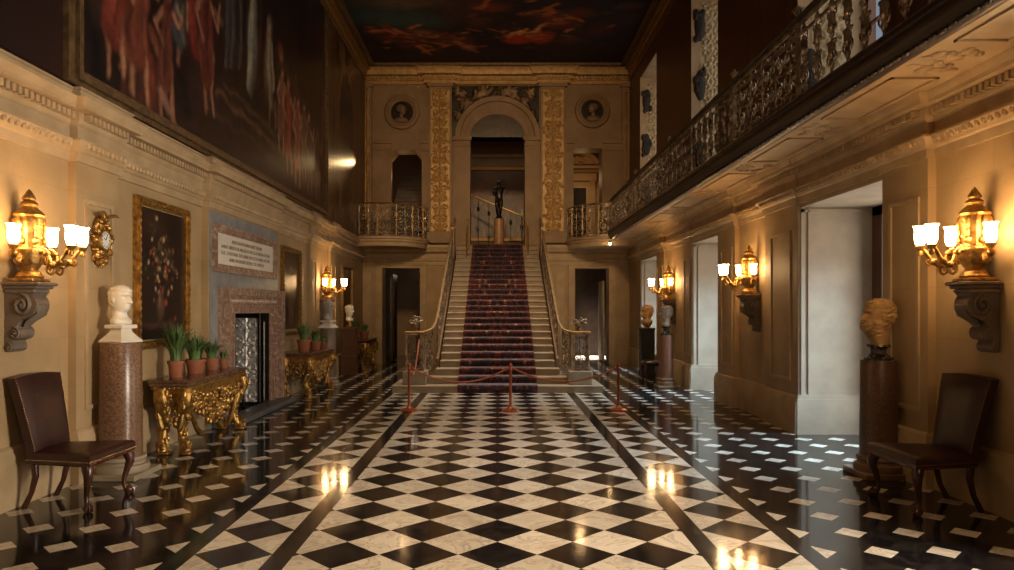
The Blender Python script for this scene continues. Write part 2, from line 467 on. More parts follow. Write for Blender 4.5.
def relief_obj(name,C,mat,fn,parent=None,world=True):
    vs=[fn(a,b,h) for a,b,h in zip(C.U.ravel(),C.V.ravel(),C.C[...,0].ravel())]
    nu,nv=C.nu,C.nv; idx=np.arange(nu*nv).reshape(nv,nu)
    fs=np.stack([idx[:-1,:-1],idx[:-1,1:],idx[1:,1:],idx[1:,:-1]],-1).reshape(-1,4).tolist()
    mb=MB(); mb.v=[tuple(v) for v in vs]; mb.f=[tuple(f) for f in fs]; mb.mi=[0]*len(fs)
    return mb.build(name,mat,parent,60,world=world,recalc=False)
# ================================================================== SETTING
XR, XP = 3.68, 3.61            # recessed wall plane, pilaster plane
YB = 19.7                      # back wall face
ZC = 8.15
fl=MB(); fl.box(-5.6,5.6,-4.4,26,-.12,0); struct(fl.build('floor',M['floor'],smooth=0))
# lower walls : segments (y0,y1,plane,kind)
LSEG=[(-4.2,.55,XP),(.55,1.0,XR),(1.0,3.05,XR),(3.05,3.75,XP),(3.75,4.4,XP),(4.4,6.17,XR),(6.17,6.85,XP),(6.85,8.95,XR),(8.95,11.8,XP-.01),
      (11.8,13.9,XR),(13.9,14.35,XP),(14.35,15.55,XR),(15.55,16.1,XP),(16.1,YB,XR)]
RSEG=[(-4.2,-1.2,XP),(-1.2,1.85,XP),(3.7,4.4,XP),(4.4,6.04,XR),(6.04,6.75,XP),(8.66,9.72,XP),(9.72,10.95,XR),(10.95,11.8,XP),(13.4,13.95,XP),(13.95,15.6,XR),(15.6,16.35,XP),(18.2,YB,XP)]
OPEN=[(1.85,3.7),(6.75,8.66),(11.8,13.4),(16.35,18.2)]
ZH=2.73
mb=MB()
for y0,y1,x in LSEG:
    if y0==8.95:
        mb.box(-4.3,-x,y0,9.72,0,3.35); mb.box(-4.3,-x,11.22,y1,0,3.35); mb.box(-4.3,-x,9.72,11.22,1.44,3.35)
    else: mb.box(-4.3,-x,y0,y1,0,3.35)
wl=struct(mb.build('wall_left',M['stone'],smooth=0))
mb=MB()
for y0,y1,x in RSEG: mb.box(x,4.5,y0,y1,0,3.4)
for y0,y1 in OPEN: mb.box(XP+.02,4.5,y0,y1,ZH,3.4)
wr=struct(mb.build('wall_right',M['stone'],smooth=0))
mb=MB(); mb.box(-4.3,-XP,-4.2,YB,3.35,ZC); struct(mb.build('wall_left_upper',M['redwood'],smooth=0))
mb=MB()
ups=[(-4.2,1.85),(3.7,6.75),(8.66,11.8),(13.4,16.35),(18.2,YB)]
for y0,y1 in ups: mb.box(XP,4.5,y0,y1,3.4,ZC)
for y0,y1 in OPEN: mb.box(XP,4.5,y0,y1,7.35,ZC)
struct(mb.build('wall_right_upper',M['redwood'],smooth=0))
# base moulding (dado plinth) following the wall plan
BASE=[(0,0),(.05,0),(.05,.38),(.035,.41),(.03,.44),(.01,.46),(0,.46)]
def plan_from(segs,sign):
    pts=[]
    for y0,y1,x in segs:
        pts += [(sign*x,y0),(sign*x,y1)]
    out=[]
    for p in pts:
        if not out or (abs(out[-1][0]-p[0])+abs(out[-1][1]-p[1]))>1e-6: out.append(p)
    return out
mb=MB(); mb.sweep(plan_from([g for g in LSEG if g[1]<=9.0],-1),BASE)
mb.sweep(plan_from([g for g in LSEG if g[0]>=11.8],-1),BASE)
struct(mb.build('baseboard_left',M['stone_plain'],smooth=30))
mb=MB()
piers=[[g for g in RSEG if a<=g[0] and g[1]<=b] for a,b in ((-4.3,1.9),(3.6,6.8),(8.6,11.9),(13.3,16.4),(18.1,20))]
for pr in piers:
    pl=plan_from(pr,1)[::-1]
    mb.sweep([(4.5,pl[0][1])]+pl+[(4.5,pl[-1][1])] if pr[0][0]>0 and pr[-1][1]<19 else pl,BASE)
struct(mb.build('baseboard_right',M['stone_plain'],smooth=30))
# entablature
ENT=[(0,2.66),(.025,2.66),(.03,2.745),(.05,2.76),(.065,2.80),(.10,2.845),(.10,2.865),(.03,2.875),(.03,3.0),(.055,3.03),(.06,3.05),(.06,3.13),(.155,3.14),(.16,3.175),(.185,3.21),(.195,3.24)]
ez=lambda z:2.765+(z-2.66)*.505/.58
ENT=[(d,ez(z)) for d,z in ENT]
ENT_L=ENT+[(.12,3.28),(.12,3.295),(.09,3.305),(.09,3.35),(.105,3.36),(.105,3.375),(0,3.388)]
ENT_R=ENT+[(0,3.275)]
def entab(segs,sign,prof,name,mat):
    pl=plan_from(segs,sign)
    if sign>0: pl=pl[::-1]
    mb=MB(); mb.sweep(pl,prof)
    for y0,y1,x in segs:            # dentils and egg band
        for step,w,(d0,d1),(z0,z1) in ((.066,.040,(.05,.112),(ez(3.06),ez(3.125))),(.072,.06,(.05,.105),(ez(2.79),ez(2.85)))):
            n=int((y1-y0)/step)
            for k in range(n):
                yy=y0+(k+.5)*(y1-y0)/n
                if yy<2.2: continue
                a,b=sorted((sign*(x-d0),sign*(x-d1)))
                if step>.07:
                    mb.ell(((a+b)/2,yy,(z0+z1)/2),.026,.022,.034,6,4)
                else: mb.box(a,b,yy-w/2,yy+w/2,z0,z1)
    return struct(mb.build(name,mat,smooth=30))
def merge(segs):
    o=[]
    for g in segs:
        if o and abs(o[-1][2]-g[2])<1e-6 and abs(o[-1][1]-g[0])<1e-6: o[-1]=(o[-1][0],g[1],g[2])
        else: o.append(g)
    return o
entab(merge(LSEG),-1,ENT_L,'trim_1',M['stone_plain'])
rs=[]
cur=RSEG+[(a,b,XP+.02) for a,b in OPEN]
entab(merge(sorted(cur)),1,ENT_R,'trim_2',M['stone_plain'])
# pilaster panels (raised frames)
mb=MB()
def panel(sign,x,y0,y1,z0,z1,w=.035,d=.018):
    a,b=sorted((sign*x,sign*(x-d)))
    mb.box(a,b,y0,y0+w,z0,z1); mb.box(a,b,y1-w,y1,z0,z1); mb.box(a,b,y0+w,y1-w,z0,z0+w); mb.box(a,b,y0+w,y1-w,z1-w,z1)
for sign,lst in ((-1,((3.85,4.3),(6.29,6.74),(13.97,14.29),(15.62,16.03))),(1,((3.8,4.3),(6.15,6.62),(8.85,9.5),(11.05,11.6),(13.48,13.9),(15.7,16.25)))):
    for a,b in lst: panel(sign,XP,a,b,.62,2.46)
struct(mb.build('trim_3',M['stone_plain'],smooth=0))
# pale reveals of the lower openings (lining the wall thickness)
k=0
for y0,y1 in OPEN:
    mb=MB()
    for ya,yb,s in ((y1-.012,y1+.004,-1),(y0-.004,y0+.012,1)):
        mb.box(XP+.004,4.5,ya,yb,.40,ZH)
        ys=ya if s<0 else yb
        a,b=sorted((ys,ys+s*.05)); mb.box(XP-.03,4.5,a,b,0,.42)
        a,b=sorted((ys,ys+s*.035)); mb.box(XP-.015,4.5,a,b,.42,.47)
        for xx,w in ((XP+.03,.045),(XP+.115,.018)):
            a,b=sorted((ys,ys+s*.02)); mb.box(xx,xx+w,a,b,.47,ZH-.002)
        a,b=sorted((ys,ys+s*.02)); mb.box(XP+.03,4.45,a,b,ZH-.07,ZH-.03)
    mb.box(XP+.03,4.5,y0,y1,ZH-.012,ZH+.002)
    k+=1; struct(mb.build('trim_%d'%(3+k),M['pale'],smooth=0))
# dark red door frames at the far side of the openings + outer passage
for i,(y0,y1) in enumerate(OPEN):
    mb=MB()
    mb.box(4.5,4.6,y0-.05,y0+.14,0,2.8); mb.box(4.5,4.6,y1-.24,y1+.05,0,2.8); mb.box(4.5,4.6,y0-.05,y1+.05,ZH-.12,2.85)
    mb.box(4.48,4.6,y0+.14,y0+.17,0,ZH-.12); mb.box(4.48,4.6,y1-.27,y1-.24,0,ZH-.12)
    struct(mb.build('door_%d'%(i+1),M['redwood'],smooth=0))
# upper windows: jambs with gilded carved panels, soffit and sash frame
t=0
for i,(y0,y1) in enumerate(OPEN):
    mb=MB()
    mb.box(XP+.01,4.5,y1-.012,y1+.004,3.4,7.35); mb.box(XP+.01,4.5,y0-.004,y0+.012,3.4,7.35); mb.box(XP+.01,4.5,y0,y1,7.335,7.36)
    mb.box(XP-.01,XP+.10,y1-.03,y1-.012,3.4,7.35); mb.box(XP+.62,XP+.66,y1-.03,y1-.012,3.4,7.35)
    jm=struct(mb.build('trim_%d'%(8+i),M['stone_plain'],smooth=0))
    C=relief(XP+.16,XP+.58,3.6,7.2,.022,40+i)
    relief_obj('carved_jamb_panel',C,M['jambgold'],lambda a,b,h,y1=y1:(a,y1-.016-.03*h,b),jm)
    for z in (4.35,5.65,6.75):  # dark lumps modelled as the soft shadows of busts on the jamb
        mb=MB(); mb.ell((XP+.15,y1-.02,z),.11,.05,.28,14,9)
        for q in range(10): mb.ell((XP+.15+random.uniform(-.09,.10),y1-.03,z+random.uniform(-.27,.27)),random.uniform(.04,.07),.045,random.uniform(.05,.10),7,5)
        mb.build('shadow_blob',M['shadow_tone'],jm)
    mb=MB()
    mb.box(4.4,4.5,y0,y0+.1,3.4,7.35); mb.box(4.4,4.5,y1-.1,y1,3.4,7.35); mb.box(4.4,4.5,y0,y1,7.25,7.35); mb.box(4.4,4.5,y0,y1,3.4,3.95)
    ym=(y0+y1)/2; mb.box(4.43,4.47,ym-.02,ym+.02,3.9,7.3)
    for z in (4.9,5.8,6.6): mb.box(4.43,4.47,y0,y1,z-.015,z+.015)
    struct(mb.build('window_%d'%(i+1),M['redwood'],smooth=0))
# gallery slab over the right wall
GX=2.85
mb=MB(); mb.box(GX+.05,XP+.05,1.0,YB,3.272,3.46)
gf=struct(mb.build('gallery_floor',M['stone_plain'],smooth=0))
mb=MB()
prof=[(GX+.08,3.27),(GX+.05,3.25),(GX+.02,3.255),(GX-.005,3.275),(GX+.015,3.29),(GX-.02,3.33),(GX-.045,3.38),(GX-.03,3.43),(GX-.05,3.44),(GX-.05,3.475),(GX+.12,3.475),(GX+.12,3.3)]
mb.prism(prof,'y',1.0,18.3)
for k in range(150):
    y=2.5+k*.105; mb.ell((GX-.005,y,3.278),.022,.045,.02,6,4)
struct(mb.build('trim_13',M['darkwood'],smooth=50))
mb=MB(); mb.box(GX-.02,GX+.06,1.0,18.3,3.475,3.495); struct(mb.build('trim_14',M['pale'],smooth=0))
# soffit ornament: recessed frames and carved rosettes
mb=MB()
yy=3.2
while yy<17.5:
    a,b=yy+.35,yy+1.55
    for x in (GX+.16,GX+.5): mb.box(x,x+.025,a,b,3.256,3.273)
    for y in (a,b-.025): mb.box(GX+.16,GX+.525,y,y+.025,3.256,3.273)
    for q in range(22):
        mb.ell((GX+.34+random.uniform(-.17,.17),yy+random.uniform(-.22,.22),3.268),random.uniform(.02,.06),random.uniform(.02,.07),.022,6,4)
    yy+=1.95
struct(mb.build('trim_15',M['stone_plain'],smooth=50))
# ceiling
mb=MB(); mb.box(-4.3,4.5,-4.4,YB+.6,ZC,ZC+.2); ce=struct(mb.build('ceiling',M['darkwood'],smooth=0))
mb=MB()
CR=[(0,7.72),(.03,7.72),(.05,7.78),(.05,7.86),(.09,7.9),(.09,7.96),(.16,7.98),(.17,8.04),(.2,8.1),(.2,ZC),(0,ZC)]
mb.sweep([(-XP,-4.2),(-XP,YB)],CR); mb.sweep([(XP,YB),(XP,-4.2)],CR)
struct(mb.build('trim_16',M['olgold'],smooth=30))
mb=MB(); mb.box(-4.3,4.5,-4.6,-4.2,0,ZC+.2); struct(mb.build('wall_front',M['stone'],smooth=0))

# ------------------------------------------------------------------ back wall
def bx(x): return (x-CX)/720*YB
CX=497.5
mb=MB()
for a,b,z0,z1 in ((-4.3,-3.15,0,2.62),(-2.12,2.12,0,2.62),(3.05,4.5,0,2.62),(-4.3,-.75,2.62,3.2),(.75,4.5,2.62,3.2),(-.75,.75,2.62,2.8)):
    mb.box(a,b,YB,YB+.55,z0,z1)
struct(mb.build('wall_back',M['stone'],smooth=0))
mb=MB()
y0,y1=YB,YB+.6
for a,b,z0,z1 in ((-4.3,-2.97,3.2,5.85),(-2.07,-.75,3.2,6.2),(.75,2.08,3.2,6.2),(2.86,4.5,3.2,5.9),(-4.3,-2.07,5.85,6.2),(2.08,4.5,5.9,6.2),(-4.3,-.75,6.2,ZC),(.75,4.5,6.2,ZC)):
    mb.box(a,b,y0,y1,z0,z1)
# arch spandrel
arc=[(.75*math.cos(a),6.2+.62*math.sin(a)) for a in np.linspace(0,PI,25)]
for (xa,za),(xb,zb) in zip(arc[:-1],arc[1:]):
    mb.prism([(xa,za),(xb,zb),(xb,ZC),(xa,ZC)],'y',y0,y1)
for cx,s in ((-2.97,1),(-2.07,-1)):
    mb.prism([(cx,5.85),(cx,5.62),(cx+s*.2,5.85)],'y',y0+.02,y1)
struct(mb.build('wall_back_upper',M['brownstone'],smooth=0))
# archivolt
mb=MB()
APROF=[(.75,0),(.75,-.03),(.86,-.05),(.87,-.02),(1.0,-.04),(1.02,-.09),(1.12,-.12),(1.15,-.12),(1.15,0)]
n=32; vs=[]
for i in range(n+1):
    a=PI*i/n
    for r,d in APROF:
        k=1 if r>.9 else .62/.75+(1-.62/.75)*0
        rz=r*.955 if r>.8 else r*.83
        vs.append((r*math.cos(a),YB+d,6.2+rz*math.sin(a)))
m=len(APROF); fs=[]
for i in range(n):
    for k in range(m): fs.append((i*m+k,i*m+(k+1)%m,(i+1)*m+(k+1)%m,(i+1)*m+k))
fs += [tuple(range(m)), tuple(range(n*m,(n+1)*m))]
mb.add(vs,fs)
for s in (-1,1):
    a,b=sorted((s*.75,s*1.17))
    mb.box(a,b,YB-.03,YB,3.25,5.95); mb.box(a-.02,b+.02,YB-.07,YB,5.95,6.0); mb.box(a,b,YB-.04,YB,6.0,6.1); mb.box(a-.04,b+.04,YB-.11,YB,6.1,6.2)
    # side opening imposts
    for xa,xb in ((s*1.87,s*2.07),(s*2.9,s*3.42)):
        a,b=sorted((xa,xb)); mb.box(a,b,YB-.03,YB,3.3,5.82); mb.box(a,b,YB-.06,YB,5.82,5.87); mb.box(a,b,YB-.035,YB,5.87,6.02); mb.box(a-.02,b+.02,YB-.09,YB,6.02,6.1)
struct(mb.build('trim_17',M['brownstone'],smooth=30))
# giant pilasters with carved gilded panels
mb=MB()
PL=[(-1.874,-1.24),(1.17,1.86),(-3.66,-3.43),(3.40,3.60)]
for a,b in PL:
    d=.10 if b-a>.4 else .05
    mb.box(a,b,YB-d,YB,3.55,7.62); mb.box(a-.03,b+.03,YB-d-.05,YB,3.3,3.55); mb.box(a-.04,b+.04,YB-d-.06,YB,7.55,7.66)
    mb.box(a,a+.06,YB-d-.03,YB,3.6,7.5); mb.box(b-.06,b,YB-d-.03,YB,3.6,7.5)
pil=struct(mb.build('trim_18',M['brownstone'],smooth=0))
for i,(a,b) in enumerate(PL):
    d=.10 if b-a>.4 else .05
    C=relief(a+.06,b-.06,3.62,7.48,.016,70+i)
    relief_obj('carved_panel',C,M['carved'],lambda u,v,h,d=d:(u,YB-d-.004-.035*h,v),pil)
# top cornice of the back wall with breaks over the pilasters
CT=[(0,7.62),(.05,7.64),(.05,7.72),(.08,7.74),(.08,7.83),(.2,7.86),(.22,7.95),(.26,8.02),(.30,8.08),(.30,ZC),(0,ZC)]
plan=[(-XP,YB),(-1.95,YB),(-1.95,YB-.12),(-1.2,YB-.12),(-1.2,YB-.03),(1.13,YB-.03),(1.13,YB-.12),(1.93,YB-.12),(1.93,YB),(XP,YB)]
mb=MB(); mb.sweep(plan,CT)
for k in range(70):
    x=-3.55+k*.102
    yy=YB-.12 if (-1.95<x<-1.2 or 1.13<x<1.93) else YB-.01
    mb.box(x-.03,x+.03,yy-.15,yy-.07,7.76,7.83)
struct(mb.build('trim_19',M['carved'],smooth=30))
# lower entablature on the back wall
LB=[(0,2.7),(.03,2.7),(.03,2.78),(.06,2.83),(.06,2.86),(.02,2.88),(.02,3.0),(.06,3.04),(.12,3.06),(.13,3.12),(.17,3.17),(.17,3.24),(0,3.26)]
mb=MB(); mb.sweep([(-XR,YB),(-1.15,YB)],LB); mb.sweep([(1.15,YB),(XR,YB)],LB)
for a,b,z in ((-3.15,-2.12,2.62),(2.12,3.05,2.62)):      # architraves of the low doors
    for q,w,d in ((0,.16,.03),(.12,.05,.05)):
        mb.box(a-q-w,a-q,YB-d,YB,0,z+q); mb.box(b+q,b+q+w,YB-d,YB,0,z+q); mb.box(a-q-w,b+q+w,YB-d,YB,z+q,z+q+min(w,.07))
    mb.box(a-.9 if a<0 else a-.5,a-.3,YB-.02,YB,.5,2.5)
struct(mb.build('trim_20',M['stone_plain'],smooth=30))
# spandrel relief of figures over the arch
C=Canvas(-1.24,1.14,6.2,7.6,.02,(0,0,0)); r=np.random.default_rng(5)
for sx in (-1,1):
    for (a,b,rot,l) in ((.55,7.3,.5,.5),(.8,7.0,.9,.45),(.98,6.65,1.2,.4),(.35,7.4,.2,.3),(1.02,7.35,.7,.3)):
        for q in range(5):
            ang=rot+r.uniform(-.7,.7); x=sx*a+r.uniform(-.12,.12)-.05; z=b+r.uniform(-.1,.1)
            C.stroke([(x,z),(x+sx*l*.4*math.cos(ang)*-1,z+l*.4*math.sin(ang)),(x-sx*l*.7*math.cos(ang+.6),z+l*.5*math.sin(ang+.6))],.07,.03,(1,1,1),r.uniform(.6,1))
        C.dab(sx*a-.05,b+.12,.06,.075,(1,1,1))
for q in range(10): C.dab(-.05+r.uniform(-.4,.4),7.42+r.uniform(-.1,.12),.07,.05,(1,1,1),r.uniform(0,3),.6,.9)
msk=((C.U/1.16)**2+((C.V-6.2)/1.1)**2)<1
C.C[msk]=0
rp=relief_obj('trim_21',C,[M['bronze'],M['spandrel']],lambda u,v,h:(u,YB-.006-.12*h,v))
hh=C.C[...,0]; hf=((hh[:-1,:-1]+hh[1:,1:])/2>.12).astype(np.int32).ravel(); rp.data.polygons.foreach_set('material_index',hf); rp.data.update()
struct(rp)
# roundels with bust reliefs
def roundel(x,z,label):
    t=thing('roundel',label,'relief',(x,YB-.004,z))
    mb=MB(); R=Matrix.Rotation(PI/2,4,'X'); mb.M=R
    mb.lathe([(.30,0),(.30,.05),(.34,.09),(.38,.07),(.40,.10),(.46,.08),(.48,.04),(.48,0)],40); mb.build('rim',M['brownstone'],t,30)
    mb=MB(); mb.M=R; mb.lathe([(.001,.004),(.31,.004),(.31,.0),(.001,0)],32); mb.build('ground',M['bronze'],t,30)
    mb=MB(); s=1 if x<0 else -1; mb.M=Matrix.Translation((0,-.03,0))
    mb.ell((.02*s,-.05,.06),.10,.06,.13,14,10); mb.ell((-.04*s,-.04,.09),.11,.05,.11,12,8); mb.ell((.115*s,-.055,.04),.025,.03,.03,8,6); mb.ell((.07*s,-.06,-.04),.045,.04,.035,8,6)
    mb.ell((-.01*s,-.03,-.1),.06,.05,.1,10,8); mb.ell((-.02*s,-.02,-.22),.19,.05,.09,14,8)
    mb.build('relief_head',M['plinthbrown'],t)
    return t
roundel(bx(402),1.5+(309-112.5)/720*YB,'carved stone roundel with dark bust relief above the left balcony')
roundel(bx(592.5),1.5+(309-111)/720*YB,'carved stone roundel with dark bust relief high on the wall above the right balcony')

mb=MB(); mb.box(2.2,3.4,20.9,22.9,.001,.02); struct(mb.build('trim_26',M['pale'],smooth=0))  # pale slab whose colour stands in for a sunlit patch of floor
# ------------------------------------------------------------------ rooms beyond
mb=MB()
mb.box(-5,5,26,26.3,0,8.4); mb.box(-5.3,-5,YB+.5,26.3,0,8.4); mb.box(5,5.3,YB+.5,26.3,0,8.4)
mb.box(-1.75,-1.6,YB+.6,26,0,8.2); mb.box(1.6,1.75,YB+.6,26,0,8.2)
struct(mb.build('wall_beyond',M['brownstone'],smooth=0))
mb=MB(); mb.box(-5,5,YB+.6,26.3,7.6,7.8); struct(mb.build('ceiling_beyond',M['brownstone'],smooth=0))
mb=MB(); mb.box(-5,-1.6,YB+.55,26.3,3.1,3.3); mb.box(1.6,5,YB+.55,26.3,3.1,3.3); mb.box(-1.6,1.6,YB+.12,26.3,3.05,3.25); struct(mb.build('landing_floor',M['darkwood'],smooth=0))
# mural and cornice of the landing
c=Canvas(-1.6,1.6,4.0,6.55,.03,lin(84,48,25))
c.cloud(lin(116,68,34),3.5,1.6,3,.1); c.cloud(lin(30,18,14),4,1.8,4,.15)
for k in range(8): c.figure(-1.4+k*.4,4.3+.25*math.sin(k*2.1),1.4,lin(*[(110,62,36),(84,48,30),(70,50,40)][k%3]),lin(130,84,52),seed=k)
c.warp(.09,6,82,.3)
mu=thing('mural_painting','large brown painted mural on the wall behind the bronze statue','painting',(0,25.98,4))
c.build('canvas',M['paint'],lambda a,b:(a,25.97,b),mu)
fr=MB()
for z0,z1 in ((3.95,4.05),(6.5,6.62)): fr.box(-1.6,1.6,25.9,25.99,z0,z1)
for xa in (-1.6,1.5): fr.box(xa,xa+.1,25.9,25.99,4.05,6.5)
fr.build('frame',M['olgold'],mu,0,world=True)
mb=MB(); mb.sweep([(-1.6,25.99),(1.6,25.99)],[(0,6.62),(.04,6.64),(.06,6.9),(.14,6.95),(.16,7.05),(0,7.06)]); struct(mb.build('trim_22',M['pale'],smooth=30))
# iron lunette in the arch head
t=thing('lunette_grille','dark iron lunette grille filling the head of the central arch','grille',(0,YB+.5,6.2))
mb=MB(); mb.tube([(.72*math.cos(a),0,.60*math.sin(a)) for a in np.linspace(0,PI,24)],.015,5); mb.tube([(-.74,0,0),(.74,0,0)],.02,5); mb.build('rim',M['bronze'],t)
mb=MB()
for k in range(1,8):
    a=PI*k/8; mb.tube([(0,0,0),(.7*math.cos(a),0,.58*math.sin(a))],.010,4)
for rr in (.25,.48): mb.tube([(rr*math.cos(a),0,rr*.83*math.sin(a)) for a in np.linspace(0,PI,18)],.009,4)
for k in range(8):
    a=PI*(k+.5)/8; mb.tube([(.36*math.cos(a)+.07*math.cos(b),0,.30*math.sin(a)+.07*math.sin(b)) for b in np.linspace(0,5.5,10)],.008,4)
mb.build('scrollwork',M['bronze'],t)
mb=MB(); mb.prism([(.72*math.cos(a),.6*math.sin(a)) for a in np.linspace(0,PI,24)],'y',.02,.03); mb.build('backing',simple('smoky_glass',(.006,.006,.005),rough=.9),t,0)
# upper flight seen through the left balcony opening
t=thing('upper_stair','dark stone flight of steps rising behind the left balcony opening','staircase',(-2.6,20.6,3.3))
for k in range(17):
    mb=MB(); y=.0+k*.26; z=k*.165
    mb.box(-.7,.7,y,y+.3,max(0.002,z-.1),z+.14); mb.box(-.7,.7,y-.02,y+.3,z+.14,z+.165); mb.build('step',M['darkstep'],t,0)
# pedimented doorway beyond the right balcony opening
t=thing('pedimented_doorway','gilded stone doorway with a curved pediment seen through the right balcony opening','doorway',(2.62,23.6,3.3)); t.scale=(1,1,1.33)
mb=MB()
for s in (-1,1):
    a,b=sorted((s*.28,s*.42)); mb.box(a,b,-.06,.1,0,1.62); mb.box(a-.01,b+.01,-.09,.1,0,.2)
    a,b=sorted((s*.42,s*.58)); mb.box(a,b,-.03,.1,0,1.95)
mb.box(-.42,.42,-.06,.1,1.62,1.76); mb.build('surround',M['stone_plain'],t,0)
mb=MB(); mb.box(-.62,.62,-.08,.1,1.8,1.98); mb.box(-.72,.72,-.16,.1,2.1,2.16)
vs=[(.78*math.cos(a)*.95,2.1+.42*math.sin(a)) for a in np.linspace(.35,PI-.35,16)]
vi=[(x*.86,z-.07) for x,z in vs][::-1]
mb.prism(vs+vi,'y',-.2,.1); mb.box(-.6,.6,-.02,.1,2.1,2.42)
for k in range(14): mb.ell((random.uniform(-.4,.4),-.04,random.uniform(2.15,2.4)),.07,.05,.05,7,5)
mb.build('pediment',M['stone_plain'],t,40)
mb=MB(); mb.box(-.28,.28,.06,.1,0,1.62); mb.build('opening',M['black'],t,0)  # black panel, colour stands in for the unlit depth of the doorway
mb=MB(); mb.box(1.75,5,23.72,23.9,3.3,8); mb.box(3.7,3.85,YB+.6,23.8,3.3,8); struct(mb.build('wall_inner',M['stone'],smooth=0))
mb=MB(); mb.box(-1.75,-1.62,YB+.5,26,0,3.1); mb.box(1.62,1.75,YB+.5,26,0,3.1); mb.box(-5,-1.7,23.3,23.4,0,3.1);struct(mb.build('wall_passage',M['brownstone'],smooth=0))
# pale door leaf seen in the right-hand low door, dark leaf in the left
mb=MB(); mb.box(2.30,3.6,23.2,23.3,0,3.1); struct(mb.build('wall_passage_right',M['darkwood'],smooth=0))
mb=MB(); mb.cbox(2.98,3.03,20.4,21.3,.02,2.3,.008); mb.cbox(2.965,2.985,20.5,20.8,.3,1.1,.004); mb.cbox(2.965,2.985,20.5,20.8,1.25,2.1,.004); struct(mb.build('door_5',M['pale'],smooth=0))
mb=MB(); mb.cbox(-3.05,-2.95,20.3,21.2,.02,2.5,.01); mb.box(-2.96,-2.93,20.4,20.7,.3,1.1); mb.box(-2.96,-2.93,20.4,20.7,1.25,2.3); struct(mb.build('door_6',M['darkwood'],smooth=0))
# ================================================================== STAIRCASE
NS=25; RIS=.13; GO=.289; YS=12.86
st=thing('staircase','grand stone staircase rising from the chequered floor to the central arch','staircase',(0,YS,0))
def halfw(k): return 1.27 if k<2.5 else (1.16 if k<3.5 else 1.10)
for k in range(1,NS+1):
    y=YS+(k-1)*GO; z=k*RIS; w=halfw(k) if k>1 else 1.88
    mb=MB()
    y2=y+GO+.02 if k>1 else y+1.2
    if k==NS-1: y2=YB-.002
    if k==NS: y2=YB+.118; w=.745; y-=.10
    mb.box(-w,w,y,y2,max(0,z-.34),z-.035)
    mb.cbox(-w-.012*(k==1),w+.012*(k==1),y-.025,y2,z-.035,z,.008)
    mb.build('step',M['steptread'],st,0,world=True)
for s in (-1,1):
    mb=MB(); vs=[]
    ys=[YS+.95,YB-.01]
    for y,k in ((ys[0],4),(ys[1],24.5)):
        for dx in (.03,.09):
            x=s*(1.10+dx-.0)
            zt=k*RIS+.03
            vs += [(x,y,0),(x,y,zt)]
    mb.add(vs,[(0,1,5,4),(2,6,7,3),(1,3,7,5),(0,4,6,2),(0,2,3,1),(4,5,7,6)])
    mb.build('string_wall',M['plinthbrown'],st,0,world=True)
# carpet runner following the treads
mb=MB(); pts=[]
hw=.70
prof=[(YS-.014,.004)]
for k in range(1,NS+1):
    y=YS+(k-1)*GO-(.10 if k==NS else 0); z=k*RIS
    prof += [(y-.012,z-.042),(y-.040,z-.034),(y-.047,z-.018),(y-.045,z-.002),(y-.034,z+.008),(y-.018,z+.012)]
    if k<NS: prof += [(y+GO-.012-(.10 if k==NS-1 else 0),z+.012)]
prof.append((YB+.6,NS*RIS+.012))
vs=[];nx=2
for y,z in prof:
    w=.715-.03*(y-YS)/7
    vs += [(-w,y,z),(w,y,z)]
n=len(prof)
low=[(x,y+.012,z-.012) for x,y,z in vs]
fs=[]
for i in range(n-1): fs.append((2*i,2*i+1,2*i+3,2*i+2))
mb.add(vs,fs)
cp=mb.build('stair_carpet',M['carpet'],smooth=0)
so=cp.modifiers.new('thick','SOLIDIFY'); so.thickness=.008; so.offset=1
tag(cp,'red and navy patterned carpet runner up the centre of the stone stairs','carpet')

# ------------------------------------------------------------------ iron scroll panels
def scroll_paths(L,Hh,seed=0,dense=1.0):
    """list of (points2d, r0, r1) and leaf blobs inside a panel 0..L x 0..Hh"""
    r=np.random.default_rng(seed); P=[]; B=[]
    n=max(1,round(L/(Hh*.52))); w=L/n
    for k in range(n):
        cx=(k+.5)*w
        for sx in (-1,1):
            P.append((spiral((cx+sx*w*.25,Hh*.30),w*.22,PI/2,-sx*1.35,14,.18),.012,.008))
            P.append((spiral((cx+sx*w*.25,Hh*.68),w*.22,-PI/2,sx*1.35,14,.18),.012,.008))
            P.append(([(cx,Hh*.06),(cx+sx*w*.16,Hh*.10),(cx+sx*w*.4,Hh*.06),(cx+sx*w*.46,Hh*.16)],.010,.007))
            P.append(([(cx,Hh*.96),(cx+sx*w*.16,Hh*.90),(cx+sx*w*.4,Hh*.95),(cx+sx*w*.46,Hh*.84)],.010,.007))
            P.append(([(cx+sx*w*.05,Hh*.5),(cx+sx*w*.2,Hh*.53),(cx+sx*w*.44,Hh*.49)],.011,.008))
            for q in range(int(5*dense)):
                B.append((cx+sx*w*r.uniform(.04,.46),Hh*r.uniform(.05,.95),w*r.uniform(.05,.09),w*r.uniform(.025,.04),r.uniform(0,PI)))
        P.append(([(cx,Hh*.02),(cx,Hh*.98)],.009,.009))
        B.append((cx,Hh*.5,w*.10,Hh*.08,0)); B.append((cx,Hh*.80,w*.06,Hh*.09,0)); B.append((cx,Hh*.2,w*.06,Hh*.09,0))
    return P,B
